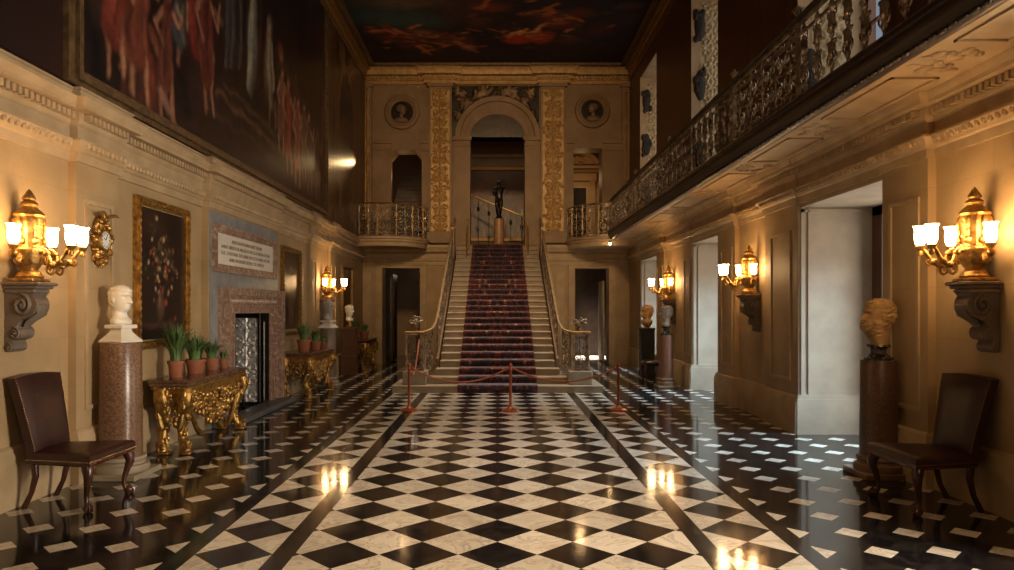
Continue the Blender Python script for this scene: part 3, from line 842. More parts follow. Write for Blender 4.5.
def put_panel(mb,L,Hh,fn,seed,thick=1.0,dense=1.0,frame=True):
    """fn(s,z) -> world point and (tangent) orientation comes from finite differences"""
    P,B=scroll_paths(L,Hh,seed,dense)
    for pts,r0,r1 in P:
        m=len(pts); mb.tube([fn(a,b) for a,b in pts],[thick*(r0+(r1-r0)*i/(m-1)) for i in range(m)],5)
    for s,z,ra,rb,rot in B:
        p=Vector(fn(s,z)); t=Vector(fn(s+.01,z))-Vector(fn(s-.01,z)); t.normalize(); u=Vector((0,0,1)); w=t.cross(u).normalized(); u=w.cross(t)
        a=t*math.cos(rot)+u*math.sin(rot); b=-t*math.sin(rot)+u*math.cos(rot)
        R=Matrix((a,b,w)).transposed()
        mb.ell(p,ra,rb,.016,6,4,R)
    if frame:
        for z in (0,Hh): mb.tube([fn(L*i/8,z) for i in range(9)],.010*thick,5)
        for s in (0,L): mb.tube([fn(s,0),fn(s,Hh)],.013*thick,5)

# gallery railing -------------------------------------------------------------
RX=GX+.03; RB=3.50; RH=.70
gr=thing('gallery_railing','ornate dark iron and gilt railing running along the upper right gallery','railing',(RX,10,RB))
mb=MB(); prof=[(-.045,0),(.045,0),(.055,.03),(.03,.06),(-.03,.06),(-.055,.03)]
mb.prism([(RX+a,RB+RH+.03+b) for a,b in prof],'y',2.5,18.25); mb.build('handrail',M['darkwood'],gr,40,world=True)
mb=MB(); mb.box(RX-.02,RX+.02,2.5,18.25,RB-.005,RB+.03); mb.box(RX-.012,RX+.012,2.5,18.25,RB+RH-.10,RB+RH-.08); mb.box(RX-.015,RX+.015,2.5,18.25,RB+RH,RB+RH+.03); mb.build('rail_bar',M['iron'],gr,0,world=True)
def iron_baluster(mb,x,y,z0,h):
    mb.tube([(x,y,z0),(x,y,z0+h)],.011,5)
    for f,ra,rz in ((.12,.035,.05),(.3,.045,.09),(.5,.03,.03),(.66,.045,.1),(.88,.035,.05)):
        mb.ell((x,y,z0+f*h),ra*.8,ra,rz,6,5)
    for s in (-1,1):
        for zc,d in ((.22,1),(.78,-1)):
            mb.tube([(x,y+s*a*.62,z0+zc*h+b*d) for a,b in spiral((.085,0),.07,PI,1.2,9,.2)],.009,4)
        for zc in (.4,.58): mb.ell((x,y+s*.05,z0+zc*h),.015,.04,.022,5,4)
for a,b,kind in ((2.6,4.1,'s'),(4.1,6.9,'b'),(6.9,8.75,'s'),(8.75,12.1,'b'),(12.1,15.0,'s'),(15.0,16.0,'b'),(16.0,18.2,'s')):
    if kind=='s':
        mb=MB(); put_panel(mb,b-a,RH-.03,lambda s,z,a=a:(RX,a+s,RB+.03+z),int(a*10),1.0,1.3); mb.build('scroll_panel',M['iron'],gr,60,world=True)
    else:
        n=round((b-a)/.27)
        for k in range(n):
            mb=MB(); iron_baluster(mb,RX,a+(k+.5)*(b-a)/n,RB+.03,RH-.03); mb.build('baluster',M['iron'],gr,60,world=True)
for y in (6.9,8.75,12.1,15.0,16.0):
    mb=MB(); mb.box(RX-.02,RX+.02,y-.02,y+.02,RB,RB+RH+.04); mb.build('rail_post',M['iron'],gr,0,world=True)
    mb=MB()
    for q in range(7):
        a=q/7*2*PI; mb.tube([(RX,y,RB+RH+.09),(RX+.03*math.cos(a),y+.05*math.sin(a),RB+RH+.16),(RX+.05*math.cos(a),y+.085*math.sin(a),RB+RH+.17)],[.014,.012,.004],4)
    mb.ell((RX,y,RB+RH+.17),.022,.022,.045,7,5); mb.build('finial',M['iron'],gr,60,world=True)
# bow balconies ---------------------------------------------------------------
def bow(sign):
    p=[(3.54,18.42),(3.2,18.36),(2.85,18.36),(2.55,18.44),(2.30,18.62),(2.10,18.88),(1.96,19.2),(1.90,19.62)]
    # catmull
    out=[]
    for i in range(len(p)-1):
        p0=p[max(i-1,0)];p1=p[i];p2=p[i+1];p3=p[min(i+2,len(p)-1)]
        for k in range(4):
            t=k/4
            out.append(tuple(.5*((2*p1[j])+(-p0[j]+p2[j])*t+(2*p0[j]-5*p1[j]+4*p2[j]-p3[j])*t*t+(-p0[j]+3*p1[j]-3*p2[j]+p3[j])*t**3) for j in (0,1)))
    out.append(p[-1])
    return [(sign*a,b) for a,b in out]
def arcfn(path,z0):
    P=[Vector((a,b,0)) for a,b in path]; L=[0]
    for i in range(1,len(P)): L.append(L[-1]+(P[i]-P[i-1]).length)
    def fn(s,z):
        s=min(max(s,0),L[-1]-1e-4)
        i=max(k for k in range(len(L)-1) if L[k]<=s+1e-9); t=(s-L[i])/(L[i+1]-L[i])
        q=P[i].lerp(P[i+1],t); return (q.x,q.y,z0+z)
    return fn,L[-1]
for sign,label in ((-1,'bowed iron balcony railing with gilt top rail on the left of the stairs'),(1,'bowed iron balcony railing on the right of the stairs, meeting the gallery')):
    path=bow(sign); base=[(sign*3.54,YB)]+path
    mb=MB(); z=3.13
    pl=path if sign<0 else path[::-1]
    prof=[(-.3,3.10),(-.12,3.12),(-.08,3.17),(-.02,3.2),(.03,3.24),(.03,3.29),(.06,3.31),(.06,3.36),(-.3,3.36)]
    mb.sweep(pl,prof); mb.prism([(a,b) for a,b in ([(sign*3.605,YB),(sign*3.605,18.42)]+path+[(sign*1.9,YB)])],'z',3.12,3.345)
    struct(mb.build('trim_%d'%(23 if sign<0 else 24),M['stone_plain'],smooth=40))
    br=thing('balcony_railing',label,'railing',(sign*2.7,18.4,3.36))
    fn,L=arcfn(path,3.40)
    mb=MB(); m=40; q=[fn(L*i/m,.80) for i in range(m+1)]; mb.tube(q,.03,6,flat=.7); mb.build('handrail',M['brass'] if sign<0 else M['iron'],br,60,world=True)
    mb=MB(); mb.tube([fn(L*i/m,-.02) for i in range(m+1)],.02,5); mb.build('rail_bar',M['iron'],br,60,world=True)
    nb_=5; seg=L/nb_
    for k in range(nb_):
        mb=MB(); put_panel(mb,seg,.78,lambda s,z,k=k:fn(k*seg+s,z),200+k,1.15,1.4); mb.build('scroll_panel',M['iron'],br,60,world=True)
        if k:
            mb=MB(); p=fn(k*seg,0); mb.box(p[0]-.015,p[0]+.015,p[1]-.015,p[1]+.015,3.36,4.2); mb.build('rail_post',M['olgold'],br,0,world=True)
# stair balustrades -----------------------------------------------------------
for s,label in ((-1,'wrought iron stair balustrade on the left side with square scrolled newel and urn'),(1,'wrought iron stair balustrade on the right side with square scrolled newel and urn')):
    b=thing('stair_balustrade',label,'balustrade',(s*1.50,YS+.32,RIS))
    x0=s*1.50; y0=YS+.32
    mb=MB(); mb.cbox(x0-.215,x0+.215,y0-.19,y0+.25,RIS+.002,RIS+.25,.012); mb.build('newel_plinth',M['steptread'],b,0,world=True)
    zb=RIS+.25; zt=1.06
    mb=MB()
    for dx in (-.15,.15):
        for dy in (-.13,.17): mb.box(x0+dx-.018,x0+dx+.018,y0+dy-.018,y0+dy+.018,zb,zt)
    for z in (zb,zt-.03):
        mb.box(x0-.16,x0+.16,y0-.14,y0-.11,z,z+.03); mb.box(x0-.16,x0+.16,y0+.16,y0+.18,z,z+.03)
        mb.box(x0-.16,x0-.13,y0-.14,y0+.18,z,z+.03); mb.box(x0+.13,x0+.16,y0-.14,y0+.18,z,z+.03)
    mb.build('newel_frame',M['iron'],b,0,world=True)
    mb=MB(); mb.cbox(x0-.19,x0+.19,y0-.17,y0+.21,zt,zt+.035,.012); mb.build('newel_cap',M['olgold'],b,0,world=True)
    for fn in (lambda a,z:(x0-.135+a,y0-.13,zb+.03+z),lambda a,z:(x0-s*.15,y0-.115+a,zb+.03+z),lambda a,z:(x0+s*.15,y0-.115+a,zb+.03+z)):
        mb=MB(); put_panel(mb,.27,zt-zb-.06,fn,31,1.1,2.2,False); mb.build('scroll_panel',M['ironlight'],b,60,world=True)
    # urn of metal flowers
    mb=MB(); mb.lathe([(.001,0),(.07,0),(.075,.015),(.03,.03),(.025,.05),(.06,.07),(.085,.11),(.09,.13),(.001,.13)],14,(x0,y0+.02,zt+.035))
    for q in range(26):
        a=random.uniform(0,2*PI); rr=random.uniform(.02,.15); z=zt+.17+random.uniform(0,.17)*(1-rr/.25)
        mb.tube([(x0,y0+.02,zt+.14),(x0+rr*.6*math.cos(a),y0+.02+rr*.6*math.sin(a),z-.01),(x0+rr*math.cos(a),y0+.02+rr*math.sin(a),z)],[.008,.007,.004],4)
        mb.ell((x0+rr*math.cos(a),y0+.02+rr*math.sin(a),z),random.uniform(.015,.03),random.uniform(.015,.03),random.uniform(.01,.02),6,4)
    mb.build('flower_urn',M['iron'],b,60,world=True)
    # swept rail from the newel, then straight up the flight
    rail=[]
    for xx,yy,zz in ((1.40,YS+.50,1.08),(1.31,YS+.54,1.09),(1.23,YS+.66,1.13),(1.18,YS+.86,1.25),(1.165,YS+1.10,1.40)):
        rail.append((s*xx,yy,zz))
    for k in range(6,25,2):
        y=YS+(k-1)*GO+.1; rail.append((s*1.16,y,k*RIS+.84))
    mb=MB(); mb.tube(rail,.034,6,flat=.7); mb.build('handrail',M['railstone'],b,60,world=True)
    # panels along the flight
    def rfn(ya,yb):
        def fn(a,z):
            y=ya+a; kf=(y-YS)/GO+1
            return (s*1.16,y,(kf-.55)*RIS+.13+z)
        return fn
    ya=YS+1.05; nseg=5; Lg=(YS+23.3*GO-ya)/nseg
    for k in range(nseg):
        mb=MB(); put_panel(mb,Lg,.67,rfn(ya+k*Lg,0),60+k,1.1,1.6,True); mb.build('scroll_panel',M['ironlight'],b,60,world=True)
    # lower curved panel between newel and first raked panel
    cur=[(s*1.37,YS+.47),(s*1.32,YS+.52),(s*1.26,YS+.63),(s*1.235,YS+.80)]
    fn2,L2=arcfn(cur,0)
    mb=MB(); put_panel(mb,L2,.66,lambda a,z:(fn2(a,0)[0],fn2(a,0)[1],.34+z+.10*(a/L2)**2),90,1.15,2.2,True); mb.build('scroll_panel',M['ironlight'],b,60,world=True)
    # finial near the top
    y=YS+20.2*GO; x=s*1.16
    mb=MB(); mb.box(x-.03,x+.03,y-.03,y+.03,21*RIS+.16,21*RIS+.9); mb.ell((x,y,21*RIS+.96),.045,.045,.06,8,6); mb.ell((x,y,21*RIS+1.03),.02,.02,.04,6,4); mb.build('rail_post',M['railstone'],b,30,world=True)
# brass hand rails at the head of the stairs
for s,label in ((-1,'small brass handrail at the left of the stair head'),(1,'small brass handrail at the right of the stair head')):
    h=thing('brass_handrail',label,'handrail',(s*.80,YS+22.3*GO,23*RIS))
    ya=YS+21.3*GO; yb=YS+23.6*GO; xa=s*.80
    for y,k in ((ya,22),(yb,24)):
        mb=MB(); mb.tube([(xa,y,k*RIS+.004),(xa,y,k*RIS+.84)],.018,8); mb.lathe([(.05,0.004),(.05,.015),(.02,.03)],12,(xa,y,k*RIS)); mb.build('post',M['brass'],h,40,world=True)
    mb=MB(); mb.tube([(xa,ya-.02,22*RIS+.84),(xa,yb+.02,24*RIS+.84)],.02,8); mb.build('bar',M['brass'],h,40,world=True)
# landing: statue, pedestal and raked handrail behind
t=thing('marble_pedestal','honey marble cylinder pedestal at the head of the stairs','pedestal',(.045,21,3.25))
mb=MB(); mb.lathe([(.001,0),(.18,0),(.18,.05),(.155,.06)],32); mb.build('base',M['honey'],t)
mb=MB(); mb.lathe([(.145,.06),(.145,.85)],32); mb.build('shaft',M['honey'],t)
mb=MB(); mb.lathe([(.15,.85),(.152,.875),(.001,.875)],32); mb.build('cap',M['honey'],t)
t=thing('bronze_statue','dark bronze standing figure on the honey marble pedestal at the stair head','statue',(.045,21,4.125))
mb=MB(); mb.lathe([(.001,0),(.11,0),(.11,.03),(.085,.05),(.075,.1),(.001,.1)],16); mb.build('base',M['bronze'],t)
def skin_mesh(name,verts,edges,radii,mat,parent,root=0,sub=2):
    me=bpy.data.meshes.new(name); me.from_pydata(verts,edges,[]); o=bpy.data.objects.new(name,me); COL.objects.link(o); o.parent=parent
    sk=o.modifiers.new('skin','SKIN'); sk.use_smooth_shade=True
    for i,v in enumerate(me.skin_vertices[0].data):
        r=radii[i]; v.radius=(r,r) if not isinstance(r,tuple) else r; v.use_root=(i==root)
    su=o.modifiers.new('sub','SUBSURF'); su.levels=sub; su.render_levels=sub
    me.materials.append(mat); return o
V=[(0,0,.56),(0,-.01,.70),(0,0,.84),(0,0,.93),(0,-.01,.99),(0,-.02,1.07),(0,-.02,1.12),
   (-.12,0,.88),(-.17,-.03,.72),(-.08,-.12,.66),(.12,0,.88),(.16,.0,1.02),(.10,-.04,1.16),
   (-.055,0,.50),(-.06,-.02,.31),(-.04,.02,.1),(-.05,-.05,.09),(.055,0,.50),(.05,-.05,.32),(.03,0,.1),(.03,-.07,.09)]
E=[(0,1),(1,2),(2,3),(3,4),(4,5),(5,6),(2,7),(7,8),(8,9),(2,10),(10,11),(11,12),(0,13),(13,14),(14,15),(15,16),(0,17),(17,18),(18,19),(19,20)]
Rr=[.105,.09,.115,.06,.05,.085,.06,.05,.042,.03,.05,.042,.03,.08,.055,.035,.028,.08,.055,.035,.028]
skin_mesh('figure',V,E,Rr,M['bronze'],t)
mb=MB(); mb.lathe([(.085,.42),(.10,.5),(.10,.58),(.09,.64)],14,mod=lambda a,i,z:1+.12*math.sin(5*a+z*8)); mb.build('drapery',M['bronze'],t,60)
t=thing('landing_handrail','gilt sloping handrail and iron posts crossing behind the bronze statue','handrail',(0,23,3.25))
A=Vector((-1.0,23.2,4.88)); B=Vector((.80,21.6,4.07))
def pz(px,py,Y): return Vector(((px-CX)/720*Y,Y,1.5+(309-py)/720*Y))
A=pz(468,194,23.6); B=pz(522,216,22.4)
mb=MB(); mb.tube([A,B,B+Vector((.03,-.03,-.06))],.025,6); mb.build('bar',M['brass'],t,60,world=True)
mb=MB()
for k in range(6):
    p=A.lerp(B,k/5.0); mb.tube([p,(p.x,p.y,3.25)],.012 if k<5 else .022,6)
    mb.ell((p.x,p.y,p.z-.35),.05,.02,.09,6,4)
mb.build('iron_posts',M['bronze'],t,60,world=True)
mb=MB(); p=B; mb.lathe([(.04,0),(.045,.08),(.02,.12),(.035,.17),(.001,.2)],10,(p.x,p.y,p.z)); mb.build('finial',M['white'],t,60,world=True)

# ================================================================== FIREPLACE
fx=-XP+.01
t=thing('fireplace','marble chimneypiece with dark firebox and polished iron register under the inscription','fireplace',(fx,10.4,0))
mb=MB(); mb.box(fx-.01,fx+.012,8.99,9.72,.0,2.74); mb.box(fx-.01,fx+.012,11.22,11.77,.0,2.74); mb.box(fx-.01,fx+.012,9.72,11.22,1.44,2.74)       # grey marble facing
g1=struct(mb.build('trim_25',M['greymarble'],smooth=0))
oy0,oy1,oz=9.72,11.22,1.44
mb=MB()
def frame_ring(y0,y1,z1,a,b,d0,d1):
    """moulded architrave ring around the opening from offset a to b"""
    mb.box(fx,fx+d0,y0-b,y0-a,0,z1+b*.72); mb.box(fx,fx+d0,y1+a,y1+b,0,z1+b*.72); mb.box(fx,fx+d0,y0-a,y1+a,z1+a*.72,z1+b*.72)
frame_ring(oy0,oy1,oz,0,.10,.06,0); frame_ring(oy0,oy1,oz,.10,.13,.085,0); frame_ring(oy0,oy1,oz,.13,.34,.07,0); frame_ring(oy0,oy1,oz,.34,.42,.13,0); frame_ring(oy0,oy1,oz,.42,.48,.15,0)
mb.build('surround',M['pinkmarble'],t,0,world=True)
mb=MB()
for k in range(40):
    y=oy0-.2+k*(oy1-oy0+.4)/39; mb.ell((fx+.075,y,oz+.17),.03,.018,.05,6,4)
mb.build('carved_moulding',M['pinkmarble'],t,60,world=True)
for s_y in (oy0-.235,oy1+.235):
    mb=MB()
    for k in range(26): mb.ell((fx+.075,s_y,.1+k*.053),.028,.045,.02,6,4)
    mb.build('carved_moulding',M['pinkmarble'],t,60,world=True)
mb=MB(); d=.62
mb.box(fx+.02,fx+.05,oy0,oy0+.04,0,oz); 
mb.add([(fx+.02,oy0,0),(fx-d,oy0+.25,0),(fx-d,oy0+.25,oz),(fx+.02,oy0,oz)],[(0,1,2,3)])
mb.add([(fx-d,oy0+.25,0),(fx-d,oy1-.1,0),(fx-d,oy1-.1,oz),(fx-d,oy0+.25,oz)],[(0,1,2,3)])
mb.add([(fx+.0,oy0,oz),(fx+.0,oy1,oz),(fx-d,oy1-.1,oz),(fx-d,oy0+.25,oz)],[(0,1,2,3)])
mb.add([(fx+.0,oy0,.01),(fx+.0,oy1,.01),(fx-d,oy1-.1,.01),(fx-d,oy0+.25,.01)],[(0,1,2,3)])
mb.build('firebox',M['black'],t,0,world=True)
# far cheek : patterned register plate
mb=MB(); mb.add([(fx+.04,oy1,0),(fx-d,oy1-.1,0),(fx-d,oy1-.1,oz),(fx+.04,oy1,oz)],[(0,1,2,3)]); mb.build('cheek',M['bronze'],t,0,world=True)
C=relief(0,.42,.06,1.36,.012,13)
relief_obj('register_plate',C,M['steel'],lambda a,b,h:(fx-.08-a,oy1-.02-.12*a-.03-.028*h,b),t)
mb=MB(); mb.box(fx-.10,fx-.085,oy1-.10,oy1-.02,.0,oz); mb.tube([(fx-.02,oy1-.06,0),(fx-.02,oy1-.06,1.3)],.02,6); mb.build('register_frame',M['bronze'],t,0,world=True)
mb=MB()
for k in range(7): mb.box(fx-.42,fx-.2,oy0+.4+k*.09,oy0+.415+k*.09,.16,.42)
for z in (.16,.42): mb.box(fx-.42,fx-.2,oy0+.36,oy0+1.0,z,z+.02)
for y in (oy0+.36,oy0+.98):
    mb.lathe([(.03,0),(.035,.04),(.015,.06),(.015,.5),(.03,.53),(.035,.57),(.0,.61)],10,(fx-.18,y,.01))
mb.build('fire_grate',M['bronze'],t,30,world=True)
mb=MB(); mb.cbox(fx,fx+.32,9.35,11.75,0,.075,.012); mb.build('hearth_slab',M['hearth'],t,0,world=True)
# inscription
t=thing('inscription_tablet','white marble tablet with lines of carved Latin in a pink marble frame above the fireplace','tablet',(fx+.012,10.30,2.28))
ty0,ty1,tz0,tz1=9.05,11.55,1.975,2.585
mb=MB(); X0=fx+.012
for w0,w1,d in ((0,.04,.06),(.04,.08,.045),(.08,.105,.03)):
    mb.box(X0,X0+d,ty0+w0,ty0+w1,tz0+w0,tz1-w0); mb.box(X0,X0+d,ty1-w1,ty1-w0,tz0+w0,tz1-w0); mb.box(X0,X0+d,ty0+w1,ty1-w1,tz0+w0,tz0+w1); mb.box(X0,X0+d,ty0+w1,ty1-w1,tz1-w1,tz1-w0)
mb.build('frame',M['pinkmarble'],t,0,world=True)
mb=MB(); mb.box(X0,X0+.015,ty0+.105,ty1-.105,tz0+.105,tz1-.105); mb.build('panel',M['tablet'],t,0,world=True)
lines=['AEDES HAS PATERNAS DILECTISSIMAS','ANNO LIBERTATIS ANGLICAE MDCLXXXVIII INSTITUTAS','GUL. S. DEVONIAE DUX ANNO MDCCCXI HAERES ACCEPIT','ANNO MOERORIS SUI MDCCCXL PERFECIT']
for i,tx in enumerate(lines):
    cu=bpy.data.curves.new('t','FONT'); cu.body=tx; cu.size=.085; cu.align_x='CENTER'; cu.align_y='CENTER'; cu.extrude=.002
    oo=bpy.data.objects.new('t',cu); COL.objects.link(oo); bpy.context.view_layer.update()
    ev=oo.evaluated_get(bpy.context.evaluated_depsgraph_get()); me0=ev.to_mesh(); w=ev.dimensions.x
    sx=min(1,1.98/max(w,.01))*(.86 if i in(0,3) else 1)
    bm=bmesh.new(); bm.from_mesh(me0)
    for v in bm.verts:
        x,y,z=v.co; v.co=(X0+.017-t.location.x+z, x*sx, .118-.082*i+y*.78)
    me=bpy.data.meshes.new('lettering'); bm.to_mesh(me); bm.free(); me.materials.append(M['letter'])
    ev.to_mesh_clear(); bpy.data.objects.remove(oo); bpy.data.curves.remove(cu)
    o=bpy.data.objects.new('lettering',me); COL.objects.link(o); o.parent=t
# ================================================================== LAMPS
def make_lamp(label):
    t=thing('urn_lamp',label,'lamp',(0,0,0),0,'gilt urn lamps on stone brackets')
    mb=MB(); mb.cbox(-.115,.105,-.115,.115,0,.025,.006); mb.lathe([(.10,.025),(.105,.04),(.09,.055),(.085,.07),(.06,.085),(.065,.10)],24); mb.build('base',M['gold'],t,40)
    fl=lambda a,i,z: 1+.08*abs(math.sin(7*a))
    mb=MB(); mb.lathe([(.06,.09),(.07,.105),(.095,.14),(.108,.19),(.118,.225),(.12,.24),(.112,.25),(.09,.258)],36,mod=lambda a,i,z:1+.06*abs(math.sin(6*a))); mb.build('bowl',M['gold'],t,50)
    mb=MB(); mb.lathe([(.09,.25),(.084,.27),(.082,.33),(.09,.39),(.098,.43),(.10,.46),(.092,.485),(.075,.50)],42,mod=fl)
    for k in range(6):
        a=k*PI/3+PI/6; mb.ell((.105*math.cos(a),.105*math.sin(a),.42),.02,.02,.055,6,5); mb.ell((.10*math.cos(a),.10*math.sin(a),.30),.028,.028,.03,6,5); mb.ell((.10*math.cos(a),.10*math.sin(a),.355),.014,.014,.04,6,5)
    mb.build('body',M['gold'],t,50)
    mb=MB(); mb.lathe([(.108,.48),(.114,.495),(.10,.51),(.075,.535),(.05,.555),(.065,.572),(.06,.587),(.035,.60),(.05,.615),(.045,.63),(.03,.65),(.015,.675),(.001,.69)],24,mod=lambda a,i,z:1+.05*math.sin(8*a)); mb.build('lid',M['gold'],t,50)
    for (u,v) in ((.0,-.185),(.10,.135),(.37,-.06),(.37,.095)):
        mb=MB(); d=Vector((u,v,0)); L=d.length; e=d/L
        s0=Vector((e.x*.10,e.y*.10,.20)) if u<.2 else Vector((.11,v*.6,.22))
        dd=Vector((u,v,0))-Vector((s0.x,s0.y,0))
        n=14; pts=[]
        for i in range(n+1):
            q=i/n; z=s0.z+(-.10*math.sin(PI*min(1,q*1.15)) if u>.2 else -.05*math.sin(PI*q)); 
            if u>.2 and q<.35: z+=.06*math.sin(PI*q/.35)
            if q>.8: z+= (q-.8)*.15
            pts.append((s0.x+dd.x*q,s0.y+dd.y*q,z))
        mb.tube(pts,[.020-.006*i/n for i in range(n+1)],8)
        if u>.2:
            for qi in (3,6,9): mb.ell(pts[qi],.03,.03,.026,7,5)
            mb.tube([(pts[5][0]+a*.8,pts[5][1],pts[5][2]-.03+b) for a,b in spiral((0,0),.055,PI/2,1.4,12,.2)],.011,5)
            mb.tube([(pts[10][0]+a,pts[10][1],pts[10][2]-.01+b) for a,b in spiral((0,0),.04,0,-1.2,10,.2)],.010,5)
        else:
            mb.ell(pts[6],.032,.032,.03,7,5); mb.ell((pts[-1][0],pts[-1][1],.20),.03,.03,.035,8,6)
        arm=mb.build('arm',M['gold'],t,60)
        mb=MB(); mb.lathe([(.012,.225),(.026,.24),(.036,.255),(.040,.265),(.026,.27)],16,(u,v,0)); mb.lathe([(.016,.19),(.022,.205),(.016,.23)],10,(u,v,0)); mb.build('cup',M['gold'],arm,50)
        mb=MB(); N=24
        mb.lathe([(.028,.268),(.042,.283),(.051,.31),(.053,.345),(.048,.375),(.053,.395),(.064,.41),(.053,.405),(.043,.38),(.043,.31),(.024,.28)],N,(u,v,0),mod=lambda a,i,z:.82+(.10*math.cos(6*a) if i in (6,7) else .04*math.cos(6*a)))
        mb.build('glass_shade',M['shade'],arm,60)
    return t
def make_bracket(label):
    t=thing('stone_bracket',label,'bracket',(0,0,0),0,'scrolled stone brackets under the lamps')
    # origin: centre of the shelf top; wall at u=-.18 ; shelf front u=.17
    mb=MB(); mb.cbox(-.13,.15,-.125,.125,-.028,0,.008); mb.cbox(-.13,.125,-.11,.11,-.052,-.028,.008); mb.cbox(-.13,.10,-.098,.098,-.085,-.052,.008); mb.build('shelf',M['bracket'],t,0)
    mb=MB()
    poly=[(-.18,-.085)]+[(.10,-.085)]+[(-.02+.135*math.cos(a),-.175+.10*math.sin(a)) for a in np.linspace(.75,-1.25,14)]+[(-.045,-.29),(-.075,-.33),(-.07,-.35)]+[(-.085+.055*math.cos(a),-.385+.045*math.sin(a)) for a in np.linspace(.8,-1.5,10)]+[(-.12,-.44),(-.10,-.47),(-.105,-.50),(-.14,-.525),(-.18,-.52)]
    fq=lambda u:-.13+(u+.18)*.80
    poly=[(fq(a),b) for a,b in poly]
    mb.prism(poly,'y',-.08,.08); mb.build('scroll',M['bracket'],t,30)
    mb=MB()
    for sy in (-1,1):
        for (cu,cz,R) in ((-.02,-.175,.085),(-.085,-.385,.045),(-.14,-.49,.03)):
            cu=fq(cu); pts=[(cu+a*.8,sy*.083,cz+b) for a,b in spiral((0,0),R,PI/2,-1.6,20,.15)]
            mb.tube(pts,.014*R/.085+.003,6); mb.ell((cu,sy*.083,cz),R*.25,.02,R*.25,8,6)
    mb.tube([(fq(.115),0,-.17),(fq(.10),0,-.24),(fq(.0),0,-.29),(fq(-.04),0,-.33)],[.06,.06,.05,.04],8,flat=.4)
    mb.build('volute',M['bracket'],t,60)
    return t
LAMPS=[(-3.545,5.45,0,'large gilt lamp with four lit glass shades above the left leather chair','dark stone scroll bracket carrying the lamp above the left leather chair'),
       (3.545,5.35,PI,'large gilt lamp with four lit glass shades above the right leather chair','dark stone scroll bracket carrying the lamp above the right leather chair'),
       (3.545,10.15,PI,'gilt urn lamp with lit shades on the right-hand pier between the two tall pale openings','stone scroll bracket on the right-hand pier between the two tall pale openings'),
       (3.55,14.95,PI,'gilt urn lamp with lit shades on the far right pier, above the grey bust','stone scroll bracket on the far right pier, behind the grey bust'),
       (-3.55,15.0,0,'gilt urn lamp with lit shades on the far left wall beyond the fireplace','stone scroll bracket on the far left wall beyond the fireplace')]
lp=make_lamp(''); bk=make_bracket('')
for i,(x,y,rz,l1,l2) in enumerate(LAMPS):
    o=lp if i==0 else dup(lp,(0,0,0)); o.location=(x,y,1.705); o.rotation_euler=(0,0,rz); o.scale=(.95,.95 if x<0 else -.95,1.02); o['label']=l1
    o=bk if i==0 else dup(bk,(0,0,0)); o.location=(x,y,1.703); o.rotation_euler=(0,0,rz); o['label']=l2
# gilt wall clock
t=thing('cartouche_clock','small gilt cartouche clock with white dial on the left pilaster','clock',(-XP,6.5,2.12))
mb=MB(); R=Matrix.Rotation(PI/2,4,'Y'); mb.M=R; mb.lathe([(.085,0),(.10,.03),(.095,.075),(.08,.08),(.08,.07),(.001,.07)],28); mb.build('case',M['gold'],t,40)
mb=MB(); mb.M=R; mb.lathe([(.001,.074),(.078,.074),(.078,.07),(.001,.07)],28); mb.build('dial',M['white'],t,30)
mb=MB()
for k in range(12):
    a=k*PI/6; mb.box(.0745,.0765,.062*math.cos(a)-.004,.062*math.cos(a)+.004,.062*math.sin(a)-.009,.062*math.sin(a)+.009)
mb.build('hour_markers',M['black'],t,0)
for a,l,nm in ((1.2,.05,'minute_hand'),(2.6,.035,'hour_hand')):
    mb=MB(); mb.tube([(.077,0,0),(.077,l*math.cos(a),l*math.sin(a))],.003,4); mb.build(nm,M['black'],t,0)
mb=MB()
for q in range(46):
    a=random.uniform(0,2*PI); rr=random.uniform(.10,.145); zz=1.0+.55*abs(math.sin(a))
    mb.ell((random.uniform(.01,.07),rr*math.cos(a),rr*math.sin(a)*zz),random.uniform(.015,.03),random.uniform(.012,.035),random.uniform(.012,.035),6,4)
for s in (-1,1):
    for z0 in (.12,-.12):
        mb.tube([(.04,s*.07+a,z0+b) for a,b in spiral((0,0),.06,PI/2,s*1.3,12,.2)],.014,5)
    mb.tube([(.03,0,.16),(.07,s*.06,.22),(.10,s*.12,.235),(.12,s*.14,.22)],[.02,.02,.014,.006],6)
for k in range(7):
    z=-.14-.016*k; mb.ell((.04,random.uniform(-.02,.02),z),.03-.002*k,.05-.005*k,.018,6,4)
mb.ell((.05,0,.22),.03,.035,.05,7,5)
mb.build('gilt_scrollwork',M['gold'],t,60)
# small spot lamp under the corner of the right balcony
t=thing('spot_lamp','tiny lit spot lamp under the corner of the right balcony','lamp',(2.84,18.2,3.17))
mb=MB(); mb.tube([(0,0,.06),(0,-.01,.0)],[.02,.03],8); mb.build('housing',M['bronze'],t,40)
mb=MB(); mb.ell((0,-.015,-.02),.028,.028,.028,10,8); mb.build('bulb',M['shade'],t)

